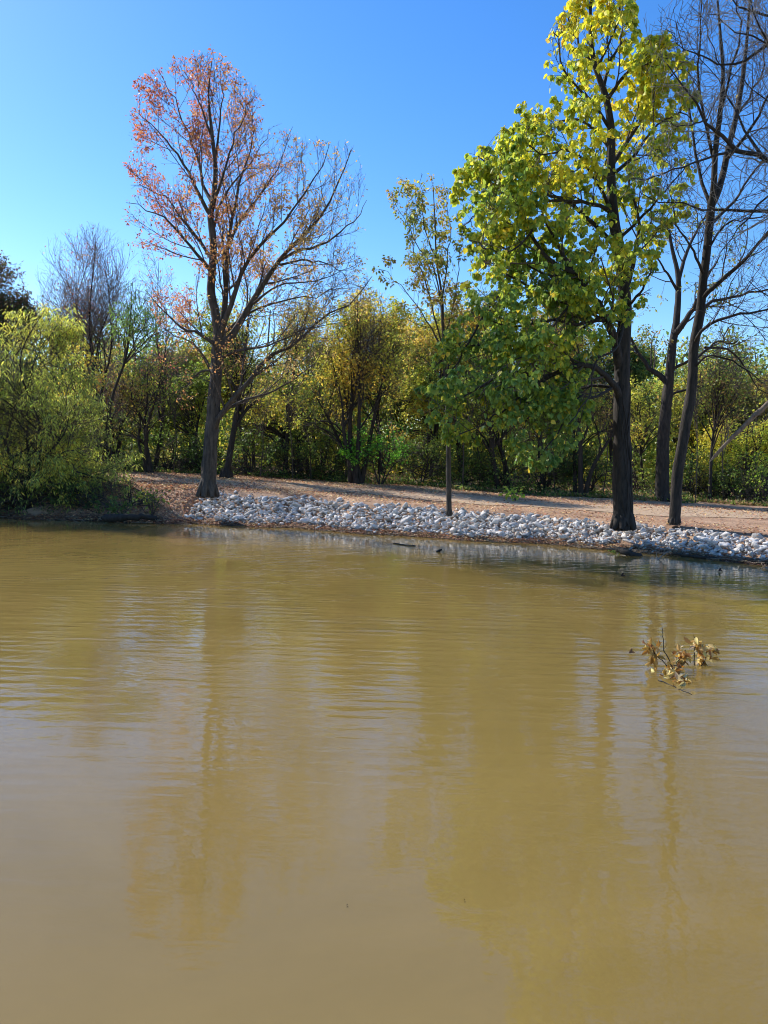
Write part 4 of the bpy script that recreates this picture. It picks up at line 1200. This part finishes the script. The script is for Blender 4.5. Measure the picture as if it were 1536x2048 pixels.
# low growth and far-off wood
rng = np.random.default_rng(77)
mb = MB()
m = 40000
X = rng.uniform(-20, 17, m); edge = np.interp(X, [-20, -5, 0, 5, 15], [27.9, 27.7, 27.5, 26.3, 24.1]) + .35 * np.sin(X * 1.9) + .25 * np.sin(X * 4.3)
Y = edge + rng.exponential(1.6, m)
h = .08 + .28 * (np.sin(X * 2.7) * np.sin(Y * 2.1 + X) * .5 + .5) * smooth(0, 1.5, Y - edge)
p = np.stack([X, Y, ground_z(X, Y) + rng.random(m) * h], -1)
leaves(mb, p, nrm(rng.standard_normal((m, 3)) + [0, 0, .6]), nrm(rng.standard_normal((m, 3)) * .6 + [0, -.2, 1]), .10 * rng.uniform(.6, 1.3, m), pick(DEEPGREEN + [(.16, .2, .05), (.2, .12, .06), (.28, .19, .1)], rng, m, p, spread=1.2), LEAF_SMALL, 0)
tag(mb.build('undergrowth', LEAFM), 'low green undergrowth along the foot of the wood', 'undergrowth', kind='stuff')

mb = MB()
nclump = 3600
cx = rng.uniform(-42, 42, nclump); cy = rng.uniform(35, 60, nclump)
topz = 6.3 + 1.3 * np.sin(cx * .35 + 1) + .9 * np.sin(cx * .9) + (cy - 38) * .09
cz = .9 + rng.random(nclump) ** 1.25 * (topz - .9)
k = 80
p = np.stack([cx, cy, cz], -1)[:, None, :] + rng.standard_normal((nclump, k, 3)) * np.array([.9, .9, .6])
cp = pick(YELLOWGREEN[:5] + DEEPGREEN[2:], rng, nclump, None)
col = np.repeat(cp[:, None, :], k, 1).reshape(-1, 3) * rng.uniform(.7, 1.3, (nclump * k, 1))
p = p.reshape(-1, 3); m = len(p)
leaves(mb, p, nrm(rng.standard_normal((m, 3))), nrm(rng.standard_normal((m, 3)) + [0, 0, .5]), .26 * rng.uniform(.6, 1.3, m), col, LEAF_SMALL, 1)
nt_ = 260
bx = rng.uniform(-42, 42, nt_); by = rng.uniform(36, 58, nt_); hh = rng.uniform(4, 8, nt_)
b0 = np.stack([bx, by, ground_z(bx, by) - .2], -1)
tp = b0 + np.stack([rng.normal(0, .6, nt_), rng.normal(0, .6, nt_), hh], -1)
w = np.linspace(0, 1, 6)[None, :, None]
Pt = b0[:, None] * (1 - w) + tp[:, None] * w + rng.normal(0, .12, (nt_, 6, 3))
tubes(mb, Pt, np.linspace(.13, .03, 6)[None] * rng.uniform(.6, 1.3, (nt_, 1)), 6, 0)
tag(mb.build('distant_woods', [BARK_DARK, LEAFM]), 'mass of distant trees closing the gaps low behind the wood', 'woods', kind='stuff')

# ------------------------------------------------------------------ small plants on the bank
def plant(name, label, px, py, z, n, h, size, palette, seed, tmpl=LEAF_SMALL, group=None, spreadr=.35):
    rng = np.random.default_rng(seed)
    b = G(px, py, z); b[2] = float(ground_z(b[0], b[1]))
    root = empty(name, b); tag(root, label, 'plant', group)
    a = rng.uniform(0, 6.28, n)
    tip = b + np.stack([np.cos(a) * spreadr * rng.uniform(.2, 1, n), np.sin(a) * spreadr * rng.uniform(.2, 1, n), h * rng.uniform(.5, 1, n)], -1)
    w = np.linspace(0, 1, 6)[None, :, None]
    Pt = b[None, None] * (1 - w) + tip[:, None] * w + rng.normal(0, .012, (n, 6, 3)) + np.array([0, 0, .15 * h]) * np.sin(w * 3.14)
    mb = MB(); tubes(mb, Pt, np.linspace(.008, .003, 6)[None].repeat(n, 0), 4)
    mb.build('stem', TWIG, root, loc=b)
    cr = MB(); leaf_cloud(cr, rng, Pt, 11, size, palette, tmpl, droop=.3, u0=.3, off=.5)
    cr.build('foliage', [TWIG, LEAFM], root, loc=b)


FRESH = [(.2, .32, .05), (.3, .38, .06), (.42, .42, .07)]
plant('seedling', 'small bright green seedling at the top edge of the rocks', 1030, 1004, .62, 6, .42, .14, FRESH, 1)
plant('small_plant', 'straggly green and yellow plant on the leafy slope left of the rocks', 305, 985, .75, 14, .75, .10, [(.07, .12, .03), (.14, .18, .04), (.35, .3, .06)], 2, spreadr=.6)
plant('small_plant', 'dark low plant at the foot of the thicket by the leafy slope', 240, 1000, .55, 18, .6, .11, DEEPGREEN, 3, spreadr=.7)
plant('small_plant', 'pale dried leafy plant on the far side of the path near the thicket', 328, 938, .95, 14, .9, .15, [(.4, .33, .16), (.45, .36, .12), (.3, .3, .1)], 4, spreadr=.8)
plant('small_plant', 'tuft of weeds beside the dark log at the waterline', 1235, 1103, .03, 10, .22, .06, DEEPGREEN[1:], 6, spreadr=.2)

# ------------------------------------------------------------------ driftwood at the waterline
def log(name, label, pts, r0, r1, mat, seed, group=None, branches=0, blen=.5, cat='log'):
    rng = np.random.default_rng(seed)
    pts = np.array(pts); b = pts[0]
    root_mb = MB()
    K = 14
    Pt = resample(pts, K) + rng.normal(0, r0 * .25, (K, 3))
    Rd = np.linspace(r0, r1, K) * (1 + rng.normal(0, .1, K)); Rd[0] *= .25; Rd[-1] *= .3
    tubes(root_mb, Pt[None], Rd[None], 9, 0, .08, rng)
    if branches:
        C = children(rng, Pt[None], Rd[None], per_m=branches, u0=.1, u1=1, ang=50, ang_sd=15, length=blen, K=7, trop=.2, wig=.2, rfac=.4, rmin=.006, shrink=.4)
        tubes(root_mb, C[0], C[1], 4)
        C2 = children(rng, C[0], C[1], per_m=3, u0=.2, u1=1, ang=40, ang_sd=15, length=blen * .5, K=5, trop=.1, wig=.2, rfac=.6, rmin=.004, shrink=.4)
        tubes(root_mb, C2[0], C2[1], 3)
    o = root_mb.build(name, mat, loc=b, smooth_shade=True); o.location = b
    tag(o, label, cat, group)
    return o


def W(px, py, z=0.0):
    return G(px, py, z)


log('driftwood_log', 'short black log tipped into the water below the thick trunk', [W(1236, 1098, .10), W(1256, 1106, .06), W(1285, 1114, -.03)], .075, .05, WETWOOD, 1)
log('driftwood_log', 'long dark log lying low along the waterline on the right', [W(1335, 1106, .05), W(1380, 1112, .05), W(1440, 1119, .02), W(1500, 1127, -.02)], .032, .02, WETWOOD, 2)
log('driftwood_log', 'dark half sunken log at the water edge below the thicket', [W(200, 1036, .12), W(255, 1034, .16), (W(330, 1040, .06))], .10, .05, WETWOOD, 3, branches=1.0, blen=.5)
log('dead_branch', 'pale dead twiggy branch sticking out of the water beside the black log', [W(1312, 1122, -.03), W(1328, 1108, .10), W(1345, 1098, .2), W(1362, 1096, .22)], .012, .006, BARK_PALE, 4, branches=7, blen=.45, cat='branch')
log('floating_stick', 'thin stick floating near the rocks below the young tree', [W(785, 1086, .01), W(815, 1090, .015), W(832, 1091, .01)], .014, .008, WETWOOD, 5, cat='stick')
log('floating_stick', 'short dark stick poking up from the water below the slender trunk', [W(874, 1104, -.01), W(884, 1099, .06)], .03, .015, WETWOOD, 6, cat='stick')
log('dead_branch', 'broken pale limb slanting up to the right across the yellow bush', [P(1418, 925, 24.3), P(1450, 890, 24.2), P(1490, 850, 24.1), P(1536, 806, 24.0), P(1600, 760, 24.0)], .05, .085, DEADWOOD, 7, branches=.8, blen=1.0, cat='branch')
log('rusty_debris', 'small clump of rusty leaves and bark at the waterline on the right edge', [W(1524, 1137, .0), W(1545, 1140, .02)], .035, .03, DEADWOOD, 8, cat='debris')

# twig litter caught along the waterline
rng = np.random.default_rng(55)
mb = MB(); n = 420
X = rng.uniform(-12, 9, n); t = rng.uniform(-.12, .35, n)
X[:170] = rng.uniform(4.0, 8.2, 170)
c = np.stack([X, Ysh(X) + t, np.maximum(ground_z(X, Ysh(X) + t), 0) + rng.uniform(.0, .05, n)], -1)
a = rng.uniform(0, 3.14, n); L = rng.uniform(.08, .4, n)
d = np.stack([np.cos(a) * L, np.sin(a) * L * .6, rng.normal(0, .02, n)], -1)
w = np.linspace(-.5, .5, 4)[None, :, None]
tubes(mb, c[:, None] + d[:, None] * w + rng.normal(0, .008, (n, 4, 3)), np.full((n, 4), .006) * rng.uniform(.6, 1.8, (n, 1)), 4)
tag(mb.build('waterline_litter', DEADWOOD), 'broken twigs washed up along the waterline', 'twigs', kind='stuff')

# ------------------------------------------------------------------ sunken branch with dried leaves
rng = np.random.default_rng(91)
hub = W(1345, 1350, -.05)
root = empty('sunken_branch', hub); tag(root, 'sunken branch in the water with clusters of curled golden brown leaves', 'branch')
yb = hub[1]
stems = [[W(1350, 1362, -.05), P(1335, 1332, yb), P(1312, 1312, yb), P(1302, 1290, yb - .05)],
         [W(1350, 1350, -.05), P(1340, 1325, yb), P(1328, 1295, yb + .05), P(1325, 1258, yb + .1)],
         [W(1390, 1340, -.04), P(1388, 1318, yb + .2), P(1390, 1290, yb + .2), P(1388, 1272, yb + .2)],
         [W(1392, 1342, -.04), P(1408, 1325, yb + .2), P(1415, 1300, yb + .2), P(1428, 1293, yb + .15)],
         [W(1350, 1345, -.05), P(1352, 1330, yb + .05), P(1362, 1315, yb + .05), P(1372, 1300, yb + .05)],
         [W(1322, 1366, -.02), P(1335, 1362, yb - .25), P(1355, 1350, yb - .2), P(1362, 1332, yb - .2)],
         [W(1318, 1362, .0), W(1345, 1372, .0), W(1370, 1385, .005), W(1385, 1390, .0)],
         [W(1310, 1330, -.02), W(1340, 1345, .005), W(1380, 1352, .0), W(1420, 1350, -.03)]]
mb = MB()
SP = np.array([resample(s, 10) for s in stems])
SP = SP + rng.normal(0, .004, SP.shape)
tubes(mb, SP, np.linspace(.0065, .003, 10)[None].repeat(len(SP), 0), 5)
tw = children(rng, SP[:7], np.full((7, 10), .004), per_m=14, u0=.35, u1=1, ang=50, ang_sd=15, length=.09, K=4, trop=.2, wig=.2, rfac=.6, rmin=.002)
tubes(mb, tw[0], tw[1], 3)
mb.build('twig', WETWOOD, root, loc=hub)
GOLDBR = [(.20, .11, .03), (.34, .20, .05), (.42, .27, .07), (.48, .36, .14), (.26, .12, .03), (.50, .41, .22)]
clusters = [(1300, 1292, 0, 9, .05), (1306, 1312, 0, 4, .04), (1302, 1326, -.05, 3, .03), (1315, 1296, .05, 3, .02), (1358, 1310, .05, 5, .04), (1368, 1306, .05, 8, .05), (1366, 1322, .05, 8, .05), (1392, 1282, .2, 6, .04), (1400, 1296, .2, 9, .05),
            (1404, 1318, .2, 8, .05), (1424, 1297, .15, 6, .04), (1344, 1340, -.2, 8, .05), (1350, 1352, -.25, 9, .06), (1340, 1362, -.3, 8, .05), (1358, 1376, -.4, 6, .04), (1370, 1382, -.45, 5, .03)]
for part in (clusters[:4], clusters[4:7], clusters[7:11], clusters[11:]):
    mb = MB()
    for cx, cy, dy, n, sp in part:
        c = P(cx, cy, yb + dy)
        c[2] = max(c[2], .015)
        n = int(n * 2.6)
        p = c + rng.normal(0, sp * .5, (n, 3)); p[:, 2] = np.maximum(p[:, 2], .008)
        ax = nrm(rng.standard_normal((n, 3)) + [0, 0, -.5]); nr = nrm(rng.standard_normal((n, 3)))
        leaves(mb, p, ax, nr, .072 * rng.uniform(.5, 1.4, n), pick(GOLDBR, rng, n), LEAF_CURLED, 0)
    mb.build('leaf_cluster', DRYM, root, loc=hub)


def floating_leaf(px, py, label, size, colr, seed):
    rng = np.random.default_rng(seed)
    c = W(px, py, .008)
    mb = MB()
    leaves(mb, c[None] - [size * .5, 0, 0], np.array([[1, .3, .12]]), np.array([[.1, -.3, 1.0]]), np.array([size]), np.array([colr]), LEAF_CURLED, 0)
    leaves(mb, c[None] - [size * .4, 0, -.01], np.array([[.6, .3, .7]]), np.array([[.3, -.8, .5]]), np.array([size * .7]), np.array([colr]) * .8, LEAF_CURLED, 0)
    o = mb.build('floating_leaf', DRYM, loc=c); o.location = c
    tag(o, label, 'leaf', 'single leaves floating on the pond')


floating_leaf(1265, 1307, 'curled brown leaf floating just left of the sunken branch', .085, (.25, .15, .07), 1)
floating_leaf(1247, 1153, 'dark leaf floating out from the black log below the thick trunk', .10, (.05, .03, .02), 2)
floating_leaf(1442, 1143, 'dark brown leaf floating below the long dark log', .11, (.10, .04, .03), 3)
floating_leaf(695, 1815, 'tiny dark leaf alone in the calm water at the bottom', .011, (.06, .05, .02), 4)
floating_leaf(930, 1805, 'tiny dark leaf in the calm water under the yellow reflection', .011, (.06, .05, .02), 5)
